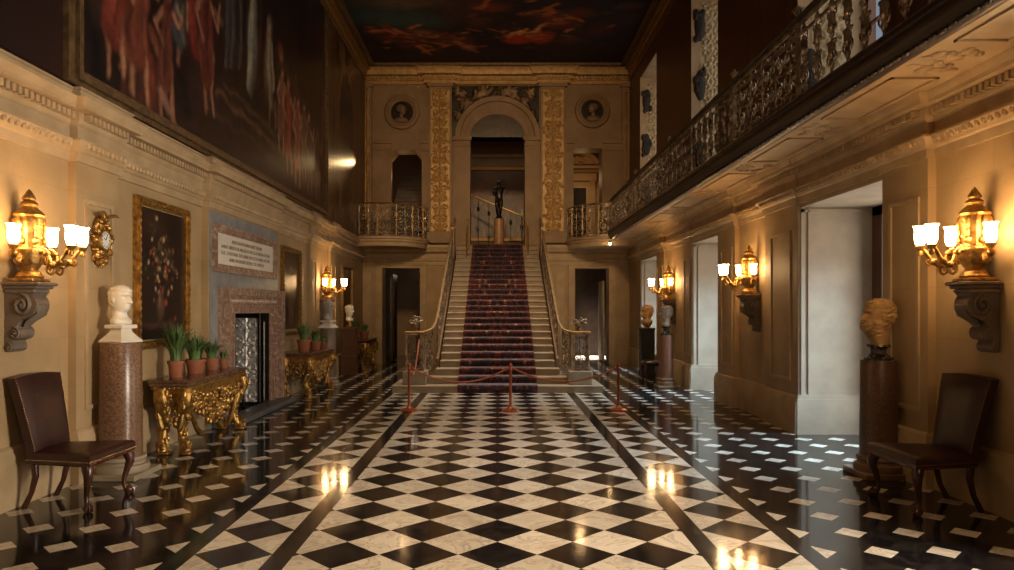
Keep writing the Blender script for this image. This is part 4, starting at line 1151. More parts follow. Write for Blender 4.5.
# ================================================================== BUSTS
from mathutils import noise as mnoise
def hsh(x,y,z,k):
    q=mnoise.noise(Vector((x*k,y*k,z*k*.8)))+.5*mnoise.noise(Vector((x*k*2.1+9,y*k*2.1,z*k*1.7)))
    return max(-1,min(1,q*1.6))
def head(mb,style,chest=True):
    """bust facing +X, z=0 at the cut of the chest"""
    if style=='roman':
        RG=[(0,.06,.05,.05,.0),(.02,.10,.075,.065,.0),(.05,.105,.075,.065,.0),(.075,.078,.06,.058,-.005),(.10,.063,.056,.058,-.01),(.125,.06,.055,.06,-.012),(.145,.056,.08,.064,-.008),(.165,.062,.088,.08,0),(.20,.070,.093,.10,0),(.245,.077,.094,.112,0),(.285,.080,.096,.116,0),(.32,.079,.092,.113,0),(.35,.068,.076,.095,0),(.37,.045,.05,.065,0),(.38,.015,.015,.02,0)]
    else:
        RG=[(0,.075,.05,.055,.0),(.03,.085,.06,.06,.0),(.07,.083,.06,.062,-.005),(.10,.078,.062,.066,-.01),(.125,.074,.09,.075,0),(.15,.075,.10,.085,0),(.19,.08,.105,.105,0),(.245,.085,.10,.118,0),(.285,.088,.104,.122,0),(.325,.086,.10,.118,0),(.355,.072,.082,.10,0),(.378,.048,.055,.068,0),(.39,.015,.015,.02,0)]
    Z=np.array([r[0] for r in RG]); nz=84; n=72; vs=[]
    cols=[np.array([r[i] for r in RG]) for i in range(1,5)]
    def sm(c,z):
        h=.008; return (np.interp(z-h,Z,c)+2*np.interp(z,Z,c)+np.interp(z+h,Z,c))/4
    G=lambda d,s: math.exp(-(d/s)**2)
    for i in range(nz):
        z=Z[-1]*i/(nz-1)
        w,f,b,c=[float(sm(q,z)) for q in cols]
        for k in range(n):
            a=2*PI*k/n; cs,sn=math.cos(a),math.sin(a)
            y=w*math.copysign(abs(sn)**.9,sn); x=c+(f if cs>0 else b)*math.copysign(abs(cs)**.9,cs); zz=z
            front=max(0,cs)
            if z>.13:
                nz_=(z-.205)/.065
                if 0<=nz_<=1: x+=front*.050*(1-nz_)**.7*G(y,.012+.006*(1-nz_))*min(1,nz_*6+.35)
                x-=front*.024*(G(y-.034,.018)+G(y+.034,.018))*G(z-.262,.015)
                x+=front*.006*(G(y-.033,.011)+G(y+.033,.011))*G(z-.260,.009)
                x+=front*.011*G(z-.287,.011)*G(y,.06)
                x+=front*.007*G(z-.186,.008)*G(y,.022)+front*.006*G(z-.172,.007)*G(y,.02)-front*.006*G(z-.1795,.004)*G(y,.025)
                x+=front*.009*G(z-.150,.014)*G(y,.025)
                x-=front*.004*(G(y-.05,.02)+G(y+.05,.02))*G(z-.19,.025)
                hair=min(1,max(0,(z-.305)/.02)) if cs>-.05 else min(1,max(0,(z-.16)/.03))*min(1,(-cs)*3+.2)
                if hair>0:
                    q=(.005 if style=='roman' else .009)*hair*(.8+hsh(x,y,z,62 if style=='roman' else 60)*1.5); L=math.hypot(x,y)+1e-6
                    x+=x/L*q; y+=y/L*q
            if style!='roman': x+=front*.010*G(z-.290,.010)*G(y,.05)
            if style!='roman' and z<.215 and z>.04 and cs>-.15:
                bd=min(1,(.215-z)/.03)*min(1,max(0,(z-.04))/.05)*min(1,max(0,cs+.15)*2)
                if z>.165 and abs(y)<.03: bd*=.45
                q=bd*(.024+.016*hsh(x,y,z,70)); L=math.hypot(x,y)+1e-6
                x+=x/L*q*1.25; y+=y/L*q*.8
            vs.append((x,y,zz))
    fs=[]
    for i in range(nz-1):
        for k in range(n):
            a=i*n+k; b=i*n+(k+1)%n; fs.append((a,b,b+n,a+n))
    fs.append(tuple(range(n-1,-1,-1))); fs.append(tuple(range((nz-1)*n,nz*n)))
    mb.add(vs,fs)
    for s in (-1,1):
        R=Matrix.Rotation(s*.35,3,'Z')
        mb.ell((-.008,s*.081,.235),.020,.010,.034,10,8,R); mb.ell((-.012,s*.086,.24),.012,.008,.022,8,6,R)
def socle(mb,r,h,kind):
    if kind=='square':
        mb.cbox(-r,r,-r,r,0,h*.12,.004)
        vs=[]
        for z,q in ((h*.12,r*.95),(h*.35,r*.72),(h*.6,r*.5),(h*.78,r*.45)): vs += [(-q,-q,z),(q,-q,z),(q,q,z),(-q,q,z)]
        fs=[(0,1,2,3),(12,13,14,15)]
        for i in range(3):
            for k in range(4): fs.append((i*4+k,i*4+(k+1)%4,i*4+4+(k+1)%4,i*4+4+k))
        mb.add(vs,fs); mb.cbox(-r*.78,r*.78,-r*.72,r*.72,h*.78,h,.006)
    else:
        mb.lathe([(.001,0),(r,0),(r,h*.15),(r*.75,h*.25),(r*.5,h*.5),(r*.55,h*.75),(r*.8,h*.88),(r*.75,h),(.001,h)],24)
def make_bust(label,loc,rz,style,mat,smat,sr,sh,skind,scale,tilt=0):
    t=thing('marble_bust',label,'bust',loc,rz)
    mb=MB(); socle(mb,sr,sh,skind); mb.build('socle',smat,t,30)
    mb=MB(); mb.M=Matrix.Translation((0,0,sh-.012))@Matrix.Rotation(tilt,4,'Z')@Matrix.Scale(scale,4); head(mb,style); mb.build('head',mat,t,75)
    return t
def column(label,loc,r,h,mat,plinth=True,cap=True,name='column_pedestal',bm_=None):
    bm_=bm_ or M['steptread']
    t=thing(name,label,'pedestal',loc)
    mb=MB()
    if plinth: mb.cbox(-r*1.42,r*1.42,-r*1.42,r*1.42,0,.05,.006); mb.build('plinth',bm_,t,0); mb=MB()
    z=.05 if plinth else 0
    mb.lathe([(.001,z),(r*1.32,z),(r*1.36,z+.03),(r*1.32,z+.06),(r*1.16,z+.065),(r*1.12,z+.085),(r*1.2,z+.105),(r*1.16,z+.13),(r*1.02,z+.135),(.001,z+.135)],36); mb.build('base',bm_ if plinth else mat,t,40)
    mb=MB(); mb.lathe([(r*1.02,z+.135),(r*1.0,h*.5),(r*.97,h-.012),(r*.94,h),(.001,h)],40); mb.build('shaft',mat,t,40)
    return t
column('speckled brown granite column pedestal beside the left leather chair',(-3.40,6.5,0),.178,1.20,M['granite'])
make_bust('white marble bust of a short-haired man on the granite column left of the flower painting',(-3.40,6.5,1.20),-.28,'roman',M['whitemarble'],M['whitemarble'],.128,.160,'square',.97)
column('dark brown granite column pedestal beside the right leather chair',(3.44,6.5,0),.155,1.04,M['granite_dark'],bm_=M['plinthbrown'])
make_bust('ochre bust of a bearded man on a dark socle behind the right leather chair',(3.44,6.5,1.04),PI-.12,'beard',M['ochre'],M['blackstone'],.125,.14,'round',1.10)
column('grey-brown column pedestal in front of the far left lamp bracket',(-3.28,13.95,0),.155,1.13,M['greyshaft'])
make_bust('grey stone bust in front of the far left lamp bracket',(-3.28,13.95,1.13),-.3,'roman',M['greybust'],M['whitemarble'],.15,.15,'square',1.05)
column('reddish column pedestal carrying the grey bust under the far right lamp',(3.22,13.75,0),.135,1.0,M['copper_stone'],bm_=M['plinthbrown'])
make_bust('grey stone bust on a dark socle under the far right lamp',(3.22,13.75,1.0),PI-.2,'roman',M['greybust'],M['blackstone'],.11,.17,'round',1.08)
t=thing('square_pedestal','pinkish square pedestal at the far left end of the hall, beside the last plant table','pedestal',(-3.36,16.35,0))
mb=MB(); mb.cbox(-.17,.17,-.17,.17,0,.45,.01); mb.build('plinth',M['granite_dark'],t,0)
mb=MB(); mb.cbox(-.155,.155,-.155,.155,.45,1.02,.006); mb.build('shaft',M['granite_dark'],t,0)
mb=MB(); mb.cbox(-.17,.17,-.17,.17,1.02,1.09,.008); mb.build('cap',M['granite_dark'],t,0)
make_bust('white bust on a gilt socle at the far left end of the hall',(-3.36,16.35,1.09),-.5,'roman',M['whitemarble'],M['gold'],.09,.14,'round',1.0)
t=thing('black_pedestal','black square pedestal under the golden bust at the far right','pedestal',(3.32,16.0,0))
mb=MB(); mb.cbox(-.16,.16,-.16,.16,0,.12,.01); mb.build('plinth',M['black'],t,0); mb=MB(); mb.cbox(-.145,.145,-.145,.145,.12,1.05,.005); mb.build('shaft',M['black'],t,0); mb=MB(); mb.cbox(-.16,.16,-.16,.16,1.05,1.08,.006); mb.build('cap',M['black'],t,0)
t=make_bust('golden stone bust with shoulders on the black pedestal at the far right',(3.32,16.0,1.08),PI+.2,'roman',M['ochre'],M['ochre'],.12,.05,'round',1.25)
mb=MB(); mb.ell((0,0,.13),.10,.19,.10,20,12); mb.build('shoulders',M['ochre'],t)
for x,y,label in ((-3.42,4.18,'pale plinth and column pedestal at the very left edge of the picture'),(3.42,4.12,'pale plinth and column pedestal at the very right edge of the picture')):
    t=thing('column_pedestal',label,'pedestal',(x,y,0))
    mb=MB(); mb.cbox(-.24,.24,-.24,.24,0,.07,.008); mb.build('plinth',M['steptread'],t,0)
    mb=MB(); mb.lathe([(.001,.07),(.225,.07),(.235,.10),(.22,.13),(.2,.14),(.2,.16),(.001,.16)],32); mb.build('base',M['steptread'],t,40)
    mb=MB(); mb.lathe([(.18,.16),(.17,1.2),(.001,1.2)],32); mb.build('shaft',M['granite'],t,40)

# ================================================================== CHAIRS
def make_chair(label,loc,rz):
    """side chair facing local +X, origin under the seat centre"""
    t=thing('leather_chair',label,'chair',loc,rz)
    D=.56; WF=.32; WB=.22; xf=.29; xb=-.25
    def cab(x,y,dx,dy):
        L=math.hypot(dx,dy); e=(dx/L,dy/L); pts=[];rr=[]
        for q,o,r in ((0,.0,.040),(.10,.022,.042),(.25,.028,.033),(.45,.004,.024),(.65,-.018,.018),(.82,-.014,.016),(.92,.004,.019),(.97,.016,.026),(1.0,.018,.020)):
            pts.append((x+e[0]*o,y+e[1]*o,.345*(1-q))); rr.append(r)
        mb=MB(); mb.tube(pts,rr,10); mb.ell((x+e[0]*.02,y+e[1]*.02,.032),.036,.036,.032,10,7)
        mb.ell((x+e[0]*.03,y+e[1]*.03,.29),.022,.022,.045,8,6)
        for k in (-1,0,1): mb.tube([(x+e[0]*.02,y+e[1]*.02,.07),(x+e[0]*.055+k*.018*e[1],y+e[1]*.055-k*.018*e[0],.035),(x+e[0]*.05+k*.02*e[1],y+e[1]*.05-k*.02*e[0],.006)],.009,5)
        return mb.build('leg',M['mahog'],t,60)
    for s in (-1,1): cab(xf-.05,s*(WF-.05),1,s)
    for s in (-1,1):
        mb=MB(); mb.tube([(xb+.04,s*(WB-.03),.36),(xb+.05,s*(WB-.03),.24),(xb+.02,s*(WB-.03),.12),(xb-.04,s*(WB-.03),.0)],[.03,.024,.019,.022],8); mb.build('leg',M['mahog'],t,60)
    def trap(z,e,xx=0):
        return [(xb+e,-(WB-e),z),(xf-e,-(WF-e),z),(xf-e,(WF-e),z),(xb+e,(WB-e),z)]
    mb=MB(); vs=trap(.335,.012)+trap(.345,.004)+trap(.365,.004); mb.add(vs,[(0,1,2,3)]+[(i*4+k,i*4+(k+1)%4,i*4+4+(k+1)%4,i*4+4+k) for i in range(2) for k in range(4)]+[(8,9,10,11)]); mb.build('seat_rail',M['mahog'],t,0)
    # upholstered seat : domed grid
    mb=MB(); n=14; vs=[];fs=[]
    lv=[(.360,0.0),(.425,0.0)]
    N=[]
    per=[]
    for z in (.360,.41,.428):
        e=0 if z<.42 else .014
        P=trap(z,e); ring=[]
        for k in range(4):
            a=Vector(P[k]); b=Vector(P[(k+1)%4])
            for j in range(n): ring.append(a.lerp(b,j/n))
        per.append(ring)
    m=4*n
    for rg in per: vs += [tuple(p) for p in rg]
    c=Vector((sum(p.x for p in per[0])/m,0,0))
    for q in (.85,.6,.3):
        for p in per[2]: vs.append((c.x+(p.x-c.x)*q,p.y*q,.428+.028*(1-q*q)))
    vs.append((c.x,0,.46))
    for i in range(5):
        for k in range(m): fs.append((i*m+k,i*m+(k+1)%m,(i+1)*m+(k+1)%m,(i+1)*m+k))
    for k in range(m): fs.append((5*m+k,5*m+(k+1)%m,6*m))
    fs.append(tuple(range(m-1,-1,-1)))
    mb.add(vs,fs); seat=mb.build('seat',M['leather'],t,50)
    mb=MB()
    for rg,z in ((per[0],.372),):
        for k in range(4):
            a=rg[k*n]; b=rg[((k+1)*n)%m]; q=int((b-a).length/.018)
            for j in range(q):
                p=a.lerp(b,j/q); mb.ell((p.x*1.003,p.y*1.003,z),.0055,.0055,.0055,5,4)
    mb.build('nailheads',M['stud'],seat,60)
    # back : slightly raked slab, wider at top
    mb=MB(); n=12; vs=[];fs=[]
    zs=np.linspace(.40,.985,n)
    W=10
    for face in (0,1):
        for i,z in enumerate(zs):
            q=(z-.40)/.585; w=.215+.055*q; xx=xb+.035-.10*q-.02*q*q
            for j in range(W+1):
                y=-w+2*w*j/W; bul=.022*(1-(2*j/W-1)**4)*(1-(2*q-1)**6); top=.018*(1-(2*j/W-1)**2)*max(0,q-.7)/.3
                vs.append((xx+(.032+bul if face==0 else -.032), y, z+top))
    S=(W+1)*n
    for i in range(n-1):
        for j in range(W):
            a=i*(W+1)+j; fs.append((a,a+1,a+W+2,a+W+1)); fs.append((S+a,S+a+W+1,S+a+W+2,S+a+1))
    for i in range(n-1):
        for j in (0,W):
            a=i*(W+1)+j; b=a+W+1; fs.append((a,b,S+b,S+a))
    for j in range(W):
        a=j; fs.append((a,S+a,S+a+1,a+1)); a=(n-1)*(W+1)+j; fs.append((a,a+1,S+a+1,S+a))
    mb.add(vs,fs); bo=mb.build('backrest',M['leather'],t,50)
    mb=MB()
    for s in (-1,1):
        for i in range(32):
            q=i/31; z=.40+.585*q; w=.215+.055*q; xx=xb+.035-.10*q-.02*q*q
            mb.ell((xx+.034,s*w*.99,z),.0055,.0055,.0055,5,4)
    mb.build('nailheads',M['stud'],bo,60)
    return t
make_chair('brown leather side chair with cabriole legs against the left wall',(-3.27,5.60,0),-.02)
make_chair('brown leather side chair with cabriole legs against the right wall',(3.28,5.50,0),PI+.04)
t=thing('dark_stool','dark low stool with curved legs in front of the black pedestal','stool',(3.16,14.55,0))
mb=MB()
mb.cbox(-.22,.24,-.22,.22,.36,.46,.03); mb.build('seat',M['leather'],t,50)
for sx in (-1,1):
    for sy in (-1,1):
        mb=MB(); mb.tube([(sx*.18,sy*.18,.38),(sx*.21,sy*.2,.30),(sx*.19,sy*.19,.15),(sx*.18,sy*.18,.06),(sx*.21,sy*.2,.0)],[.035,.032,.02,.018,.026],8); mb.build('leg',M['mahog'],t,60)

# ================================================================== CONSOLE TABLES
def make_table(label,loc,L,D):
    """long side along local Y, back at x=0, front at x=D"""
    t=thing('console_table',label,'table',loc,0,'gilded console tables on the left'); h=L/2
    mb=MB(); mb.cbox(0,D,-h,h,.735,.77,.008); mb.cbox(0,D-.015,-h+.015,h-.015,.70,.735,.006); mb.build('top',M['tabletop'],t,0)
    mb=MB(); mb.cbox(.01,D-.03,-h+.03,h-.03,.665,.70,.006); mb.cbox(.03,D-.05,-h+.05,h-.05,.57,.665,.004)
    for k in range(int(L/.05)):
        y=-h+.05+k*.05
        if y<h-.04: mb.ell((D-.03,y,.683),.012,.017,.014,6,4)
    for k in range(int(D/.05)):
        for s in (-1,1): mb.ell((.05+k*.05,s*(h-.03),.683),.017,.012,.014,6,4)
    mb.build('apron',M['gold'],t,30)
    r=random.Random(int(L*100))
    # legs : scrolled and carved
    for ix,x in enumerate((.11,D-.09)):
        for s in (-1,1):
            y=s*(h-.10); o=1 if ix else .3
            pts=[];rr=[]
            for z,dx,dy,q in ((.66,.03,.03,.055),(.60,.05,.05,.06),(.52,.045,.045,.05),(.42,.0,.0,.042),(.30,-.04,-.035,.036),(.18,-.04,-.035,.032),(.10,-.01,-.01,.034),(.05,.03,.03,.042),(.02,.04,.04,.035)):
                pts.append((x+dx*o,y+s*dy,z)); rr.append(q*1.35)
            mb=MB(); mb.tube(pts,rr,8)
            mb.cbox(x-.03,x+.09,y-.055+s*.03,y+.055+s*.03,0,.03,.008)
            for (cz,R) in ((.56,.075),(.10,.055)):
                for side in (-1,1):
                    mb.tube([(x+.03*o+a,y+s*.03+side*.045,cz+b) for a,b in spiral((0,0),R,PI/2,1.5,14,.15)],.014,5)
            for q in range(60):
                z=r.uniform(.05,.65); k=min(range(len(pts)),key=lambda k:abs(pts[k][2]-z)); a=r.uniform(0,2*PI)
                mb.ell((pts[k][0]+rr[k]*.9*math.cos(a),pts[k][1]+rr[k]*.9*math.sin(a),z),r.uniform(.014,.03),r.uniform(.014,.03),r.uniform(.02,.05),6,4)
            mb.build('leg',M['gold'],t,60)
    # carved festoon hanging from the apron, front and ends
    def carve(name,fn,W,drop,nn,mat):
        mb=MB()
        for q in range(nn):
            a=r.uniform(-1,1); dep=drop*(1-abs(a)**1.6)*.75+.05; b=r.uniform(0,1)*dep
            p=Vector(fn(a*W,.60-b)); s_=r.uniform(.016,.04)
            mb.ell(p+Vector((r.uniform(-.015,.02),r.uniform(-.01,.01),0)),s_*.8,s_*r.uniform(.6,1.2),s_*r.uniform(.6,1.3),6,5)
        for q in range(int(nn/7)):
            a=r.uniform(-.9,.9); dep=drop*(1-abs(a)**1.6)*.7; c=(a*W,.60-r.uniform(.2,1)*dep); R=r.uniform(.03,.06)
            mb.tube([fn(u,v) for u,v in spiral(c,R,r.uniform(0,6),r.choice([-1,1])*1.3,10,.2)],.012,5)
        for s in (-1,1):
            mb.tube([fn(s*W*(1-.5*k/8)*1.0,.58-drop*.95*math.sin(PI/2*k/8)) for k in range(9)],[.03]*9,6)
        mb.build(name,mat,t,60)
    carve('festoon',lambda u,v:(D-.07,u,v),h-.14,.46,300,M['gold'])
    for s in (-1,1): carve('end_festoon',lambda u,v,s=s:(D/2+u,s*(h-.07),v),D/2-.06,.34,110,M['olgold'])  # duller gilding on the ends puts their shade into the colour
    return t
TX=-3.66
make_table('gilded carved console table with marble top under the flower painting',(-3.575,8.22,0),1.72,.42)
make_table('gilded carved console table with marble top just beyond the fireplace',(TX,12.78,0),1.7,.58)
make_table('dark gilded console table with plants near the left low door',(TX,17.6,0),1.5,.60)

# ================================================================== POTTED PLANTS
def make_plant(label,loc,r,h,lh,n,oval=1.0):
    t=thing('potted_plant',label,'plant',loc)
    mb=MB(); mb.M=Matrix.Diagonal((1,oval,1,1))
    mb.lathe([(.001,0),(r*.74,0),(r*.76,.005),(r*.93,h*.78),(r*1.04,h*.79),(r*1.06,h*.98),(r*.98,h),(r*.92,h*.9),(.001,h*.88)],28); mb.build('pot',M['terracotta'],t,40)
    mb=MB(); mb.M=Matrix.Diagonal((1,oval,1,1)); mb.lathe([(.001,h*.885),(r*.9,h*.885),(r*.9,h*.92),(.001,h*.93)],16); mb.build('soil',M['soil'],t,40)
    mb=MB(); rr=random.Random(int(r*1e4)+int(loc[1]*100))
    for k in range(n):
        a=rr.uniform(0,2*PI); b=rr.uniform(0,.6)*r; L=lh*rr.uniform(.6,1.1); out=rr.uniform(.08,.62)*L; w=rr.uniform(.006,.012)
        p0=Vector((b*math.cos(a),b*math.sin(a)*oval,h*.9)); d=Vector((math.cos(a),math.sin(a),0)); sd=Vector((-math.sin(a),math.cos(a),0))
        m=6; vs=[]
        for i in range(m+1):
            q=i/m; p=p0+d*(out*q**1.8)+Vector((0,0,L*(q-.28*q**3*(out/L)*2)))
            p.x=max(p.x,-.155); ww=w*(1-q**2.5)+.0008
            vs += [p-sd*ww+d*.001, p+Vector((0,0,-.002))-d*.002*(1-q), p+sd*ww+d*.001]
        fs=[]
        for i in range(m):
            for j in (0,1): fs.append((i*3+j,i*3+j+1,i*3+4+j,i*3+3+j))
        mb.add(vs,fs)
    mb.build('foliage',M['leaf'],t,60,recalc=False)
    return t
px=-3.44
make_plant('terracotta pot of tall strap leaves, nearest on the table under the flower painting',(px,7.70,.77),.083,.18,.44,190)
make_plant('wide terracotta pot of leafy bulbs, second on the table under the flower painting',(px,8.20,.77),.105,.16,.33,210,1.2)
make_plant('terracotta pot with medium leaves, third on the table under the flower painting',(px,8.66,.77),.082,.14,.26,130)
make_plant('smallest terracotta pot at the fireplace end of the table under the flower painting',(px+.04,8.93,.77),.055,.11,.15,40)
make_plant('tall grassy plant in a terracotta pot on the table beyond the fireplace',(-3.34,12.42,.77),.11,.2,.36,80)
make_plant('bushy plant in a terracotta pot, middle of the table beyond the fireplace',(-3.28,12.98,.77),.10,.15,.27,90)
make_plant('small terracotta pot at the far end of the table beyond the fireplace',(-3.22,13.35,.77),.07,.11,.2,50)
make_plant('terracotta potted plant, nearer one on the far left table',(-3.38,17.15,.77),.10,.19,.36,70)
make_plant('terracotta potted plant, farther one on the far left table',(-3.28,17.75,.77),.11,.18,.28,70)

# ================================================================== ROPE BARRIER
ST=[(-1.30,10.6,'leftmost copper barrier post in front of the stairs'),(.19,10.55,'middle copper barrier post in front of the stairs'),(1.78,10.6,'rightmost copper barrier post in front of the stairs')]
def make_post(label,loc):
    t=thing('barrier_post',label,'barrier post',loc,0,'copper barrier posts before the stairs')
    mb=MB(); mb.lathe([(.001,0),(.125,0),(.13,.012),(.12,.028),(.06,.045),(.03,.07),(.02,.09)],28); mb.build('base',M['copper'],t,40)
    mb=MB(); mb.lathe([(.021,.05),(.021,.60),(.028,.61),(.028,.64),(.02,.65)],14); mb.build('post',M['copper'],t,40)
    mb=MB(); mb.lathe([(.018,.65),(.03,.665),(.03,.68),(.014,.70),(.001,.715)],14); mb.build('finial',M['copper'],t,40)
    return t
p0=make_post(ST[0][2],(ST[0][0],ST[0][1],0))
for x,y,l in ST[1:]: dup(p0,(x,y,0),0,l)
def rope(a,b,sag,label):
    A=Vector(a);B=Vector(b);pts=[]
    for i in range(25):
        q=i/24; p=A.lerp(B,q); p.z-=sag*4*q*(1-q); pts.append(p)
    mb=MB(); mb.tube(pts,.013,7)
    for e in (pts[0],pts[-1]): mb.ell(e,.02,.02,.02,8,6)
    o=mb.build('barrier_rope',M['rope'],None,60); tag(o,label,'rope')
rope((-1.25,10.6,.625),(.14,10.55,.625),.20,'red rope hung between the left and middle barrier posts')
rope((.24,10.55,.625),(1.73,10.6,.625),.19,'red rope hung between the middle and right barrier posts')
rope((-1.31,10.65,.62),(-1.42,YS+.145,.93),.30,'red rope running from the left barrier post back to the left newel')

# ================================================================== PAINTINGS
def Lp(px,py): # picture position -> left wall coordinates (Y,z)
    Y=720*3.6/(CX-px); return Y,1.5+(309-py)/720*Y
def framed(name,label,y0,y1,z0,z1,x,fw,depth,mat,canvas):
    t=thing(name,label,'painting',(x,(y0+y1)/2,z0))
    mb=MB()
    for a,b,d in ((0,.35,.7),(.35,.75,1.0),(.75,1.0,.55)):
        a*=fw;b*=fw;d*=depth
        mb.box(x,x+d,y0+a,y0+b,z0+a,z1-a); mb.box(x,x+d,y1-b,y1-a,z0+a,z1-a); mb.box(x,x+d,y0+b,y1-b,z0+a,z0+b); mb.box(x,x+d,y0+b,y1-b,z1-b,z1-a)
    k=0
    st_=.075
    for yy in np.arange(y0+fw*.55,y1-fw*.5,st_):
        for z in (z0+fw*.55,z1-fw*.55): mb.ell((x+depth,yy,z),.012,.026,.018,6,4)
    for zz in np.arange(z0+fw*.55,z1-fw*.5,st_):
        for y in (y0+fw*.55,y1-fw*.55): mb.ell((x+depth,y,zz),.012,.018,.026,6,4)
    mb.build('frame',mat,t,30,world=True)
    canvas.build('canvas',M['paint'],lambda a,b:(x+.3*depth,a,b),t)
    return t
# flower painting
r=np.random.default_rng(3)
y0,y1,z0,z1=7.26,8.52,1.08,2.66
c=Canvas(y0+.1,y1-.1,z0+.1,z1-.1,.012,lin(28,17,15))
c.cloud(lin(48,30,22),4,1.5,2,.1)
for q in range(70):
    a=r.normal(7.83,.17); b=r.normal(1.98,.23)
    col=[(150,110,80),(140,60,40),(170,140,110),(90,70,45),(70,60,35),(120,80,60)][r.integers(6)]
    s=r.uniform(.02,.055); c.dab(a,b,s,s*r.uniform(.6,1),lin(*col),r.uniform(0,3),.6,.85)
    c.dab(a+s*.2,b,s*.4,s*.3,lin(*[min(255,int(k*1.35)) for k in col]),0,.8,.7)
for q in range(25):
    a=r.normal(7.83,.2); b=r.normal(1.9,.3); c.stroke([(a,b),(a+r.normal(0,.06),b+r.normal(0,.08))],.012,.004,lin(60,66,38),.8)
c.dab(7.83,1.55,.12,.2,lin(85,60,45),0,.5); c.dab(7.80,1.6,.03,.1,lin(130,100,75),0,.8)
c.dab(7.83,1.33,.5,.06,lin(60,40,28),0,.5)
c.warp(.02,22,83,.2)
framed('flower_painting','dark still life of flowers in a gilded frame above the near console table',y0,y1,z0,z1,-XR,.085,.06,M['gold'],c)
c=Canvas(12.3,13.25,1.15,2.5,.02,lin(58,36,22)); c.cloud(lin(95,62,36),5,1.6,9,.0); c.cloud(lin(30,20,14),4,1.6,8,.1)
c.figure(12.75,1.2,1.15,lin(80,56,34),lin(120,80,50),seed=5)
framed('wall_painting','narrow brown painting in a thin dark gilt frame beyond the fireplace',12.2,13.35,1.04,2.58,-XR,.07,.06,M['olgold'],c)
c=Canvas(16.95,18.0,1.1,2.45,.02,lin(48,30,20)); c.cloud(lin(80,52,30),5,1.6,19,.0); c.figure(17.5,1.15,1.1,lin(66,46,30),lin(110,72,46),seed=8)
framed('wall_painting','dark painting in a thin frame behind the far left bust and plants',16.88,18.08,1.03,2.53,-XR,.07,.06,M['olgold'],c)

# great mural of the left wall
c=Canvas(6.15,14.95,3.45,7.75,.027,lin(34,20,19))
c.cloud(lin(52,30,22),1.2,1.5,11,.05); c.cloud(lin(16,12,20),1.5,1.6,12,.15)
def P(*l): return [Lp(a,b) for a,b in l]
def D(px,py,wpx,hpx,col,rot=0,a=1.,soft=.5):
    Y,z=Lp(px,py); c.dab(Y,z,wpx*Y*Y/2592,hpx*Y/720,lin(*col),rot,soft,a)
rs_=random.Random(4)
def S(pts,w0,w1,col,a=1.):
    q=P(*pts); Y=q[0][0]; k=Y/720*1.9
    if w0<6:
        c.stroke([(u+w0*k*.5,v) for u,v in q],w0*k*1.25,w1*k*1.25,tuple(.35*x for x in lin(*col)),.7*a,.8)
    c.stroke(q,w0*k,w1*k,lin(*[.86*x for x in col]),a*.9,.75)
    if w0>=2:
        for j in range(2):
            o=rs_.uniform(-.5,.5)*w0*k; c.stroke([(u+o,v+rs_.uniform(-.05,.05)) for u,v in q],w0*k*.3,w1*k*.2,tuple(rs_.choice([.45,1.5])*x for x in lin(*col)),.55*a,.9)
# floor of the painted scene, dark pillars and steps
S([(200,95),(330,215)],26,30,(66,42,32),.8); S([(130,95),(260,160),(330,200)],10,12,(60,36,26),.7)
S([(215,90),(300,165)],2,3,(110,76,54),.9); S([(222,84),(330,180)],2,2,(94,64,46),.8); S([(210,105),(300,180)],2,2,(88,58,42),.7)
S([(300,-60),(300,105)],15,15,(20,13,24),.95); S([(178,60),(185,110)],9,9,(20,16,26),.9); S([(90,0),(95,75)],6,9,(16,13,24),.9)
for q in range(70):
    Y=rs_.uniform(6.4,14.6); z=rs_.uniform(4.0,7.6); hgt=rs_.uniform(.3,1.1); cc=rs_.choice([(70,36,26),(56,34,28),(84,46,30),(44,36,36),(62,44,32),(96,58,38)])
    c.stroke([(Y,z),(Y+rs_.uniform(-.1,.1),z+hgt*.5),(Y+rs_.uniform(-.15,.15),z+hgt)],rs_.uniform(.06,.2),rs_.uniform(.04,.12),lin(*cc),rs_.uniform(.25,.6),.9)
for x,y,w,h,col,a in ((112,14,9,26,(120,44,30),.7),(131,22,13,30,(96,48,32),.7),(150,72,16,26,(98,42,30),.75),(163,50,8,30,(84,46,32),.6),(177,24,8,30,(72,74,76),.7),(192,22,10,38,(126,36,28),.75),(205,40,10,46,(84,48,34),.6),(230,24,13,44,(64,56,54),.55),(251,40,7,48,(140,130,118),.6),(268,66,6,44,(128,106,84),.6),(279,52,5,20,(96,50,34),.6),(296,120,16,46,(98,52,34),.6),(314,130,10,50,(82,48,32),.5),(142,94,14,10,(104,44,34),.6)): D(x,y,w,h,col,0,a,.8)
# left group: red cloak, bare-legged men
S([(108,-30),(106,10),(108,32)],6,4,(140,48,34)); S([(104,5),(108,36)],3,2,(110,34,26))
for xs,col in (([(121,-10),(118,18),(124,40),(120,60)],(176,112,76)),([(131,-20),(132,20),(131,50),(132,82),(129,92)],(186,120,82)),([(136,-20),(138,10),(135,45)],(160,96,64)),([(150,30),(158,48),(162,66),(163,75)],(190,126,88))): S(xs,3.2,1.8,col)
S([(140,28),(146,50),(150,95)],9,11,(112,46,34)); S([(138,60),(142,95)],6,7,(92,40,30)); S([(125,60),(124,90)],4,5,(96,42,32)); S([(150,28),(156,40)],5,3,(150,60,42))
S([(158,88),(166,108)],4,2,(150,120,105)); S([(163,92),(172,117)],2,1.2,(180,116,80)); D(137,22,3,5,(170,104,72)); D(163,42,3,4,(150,92,64))
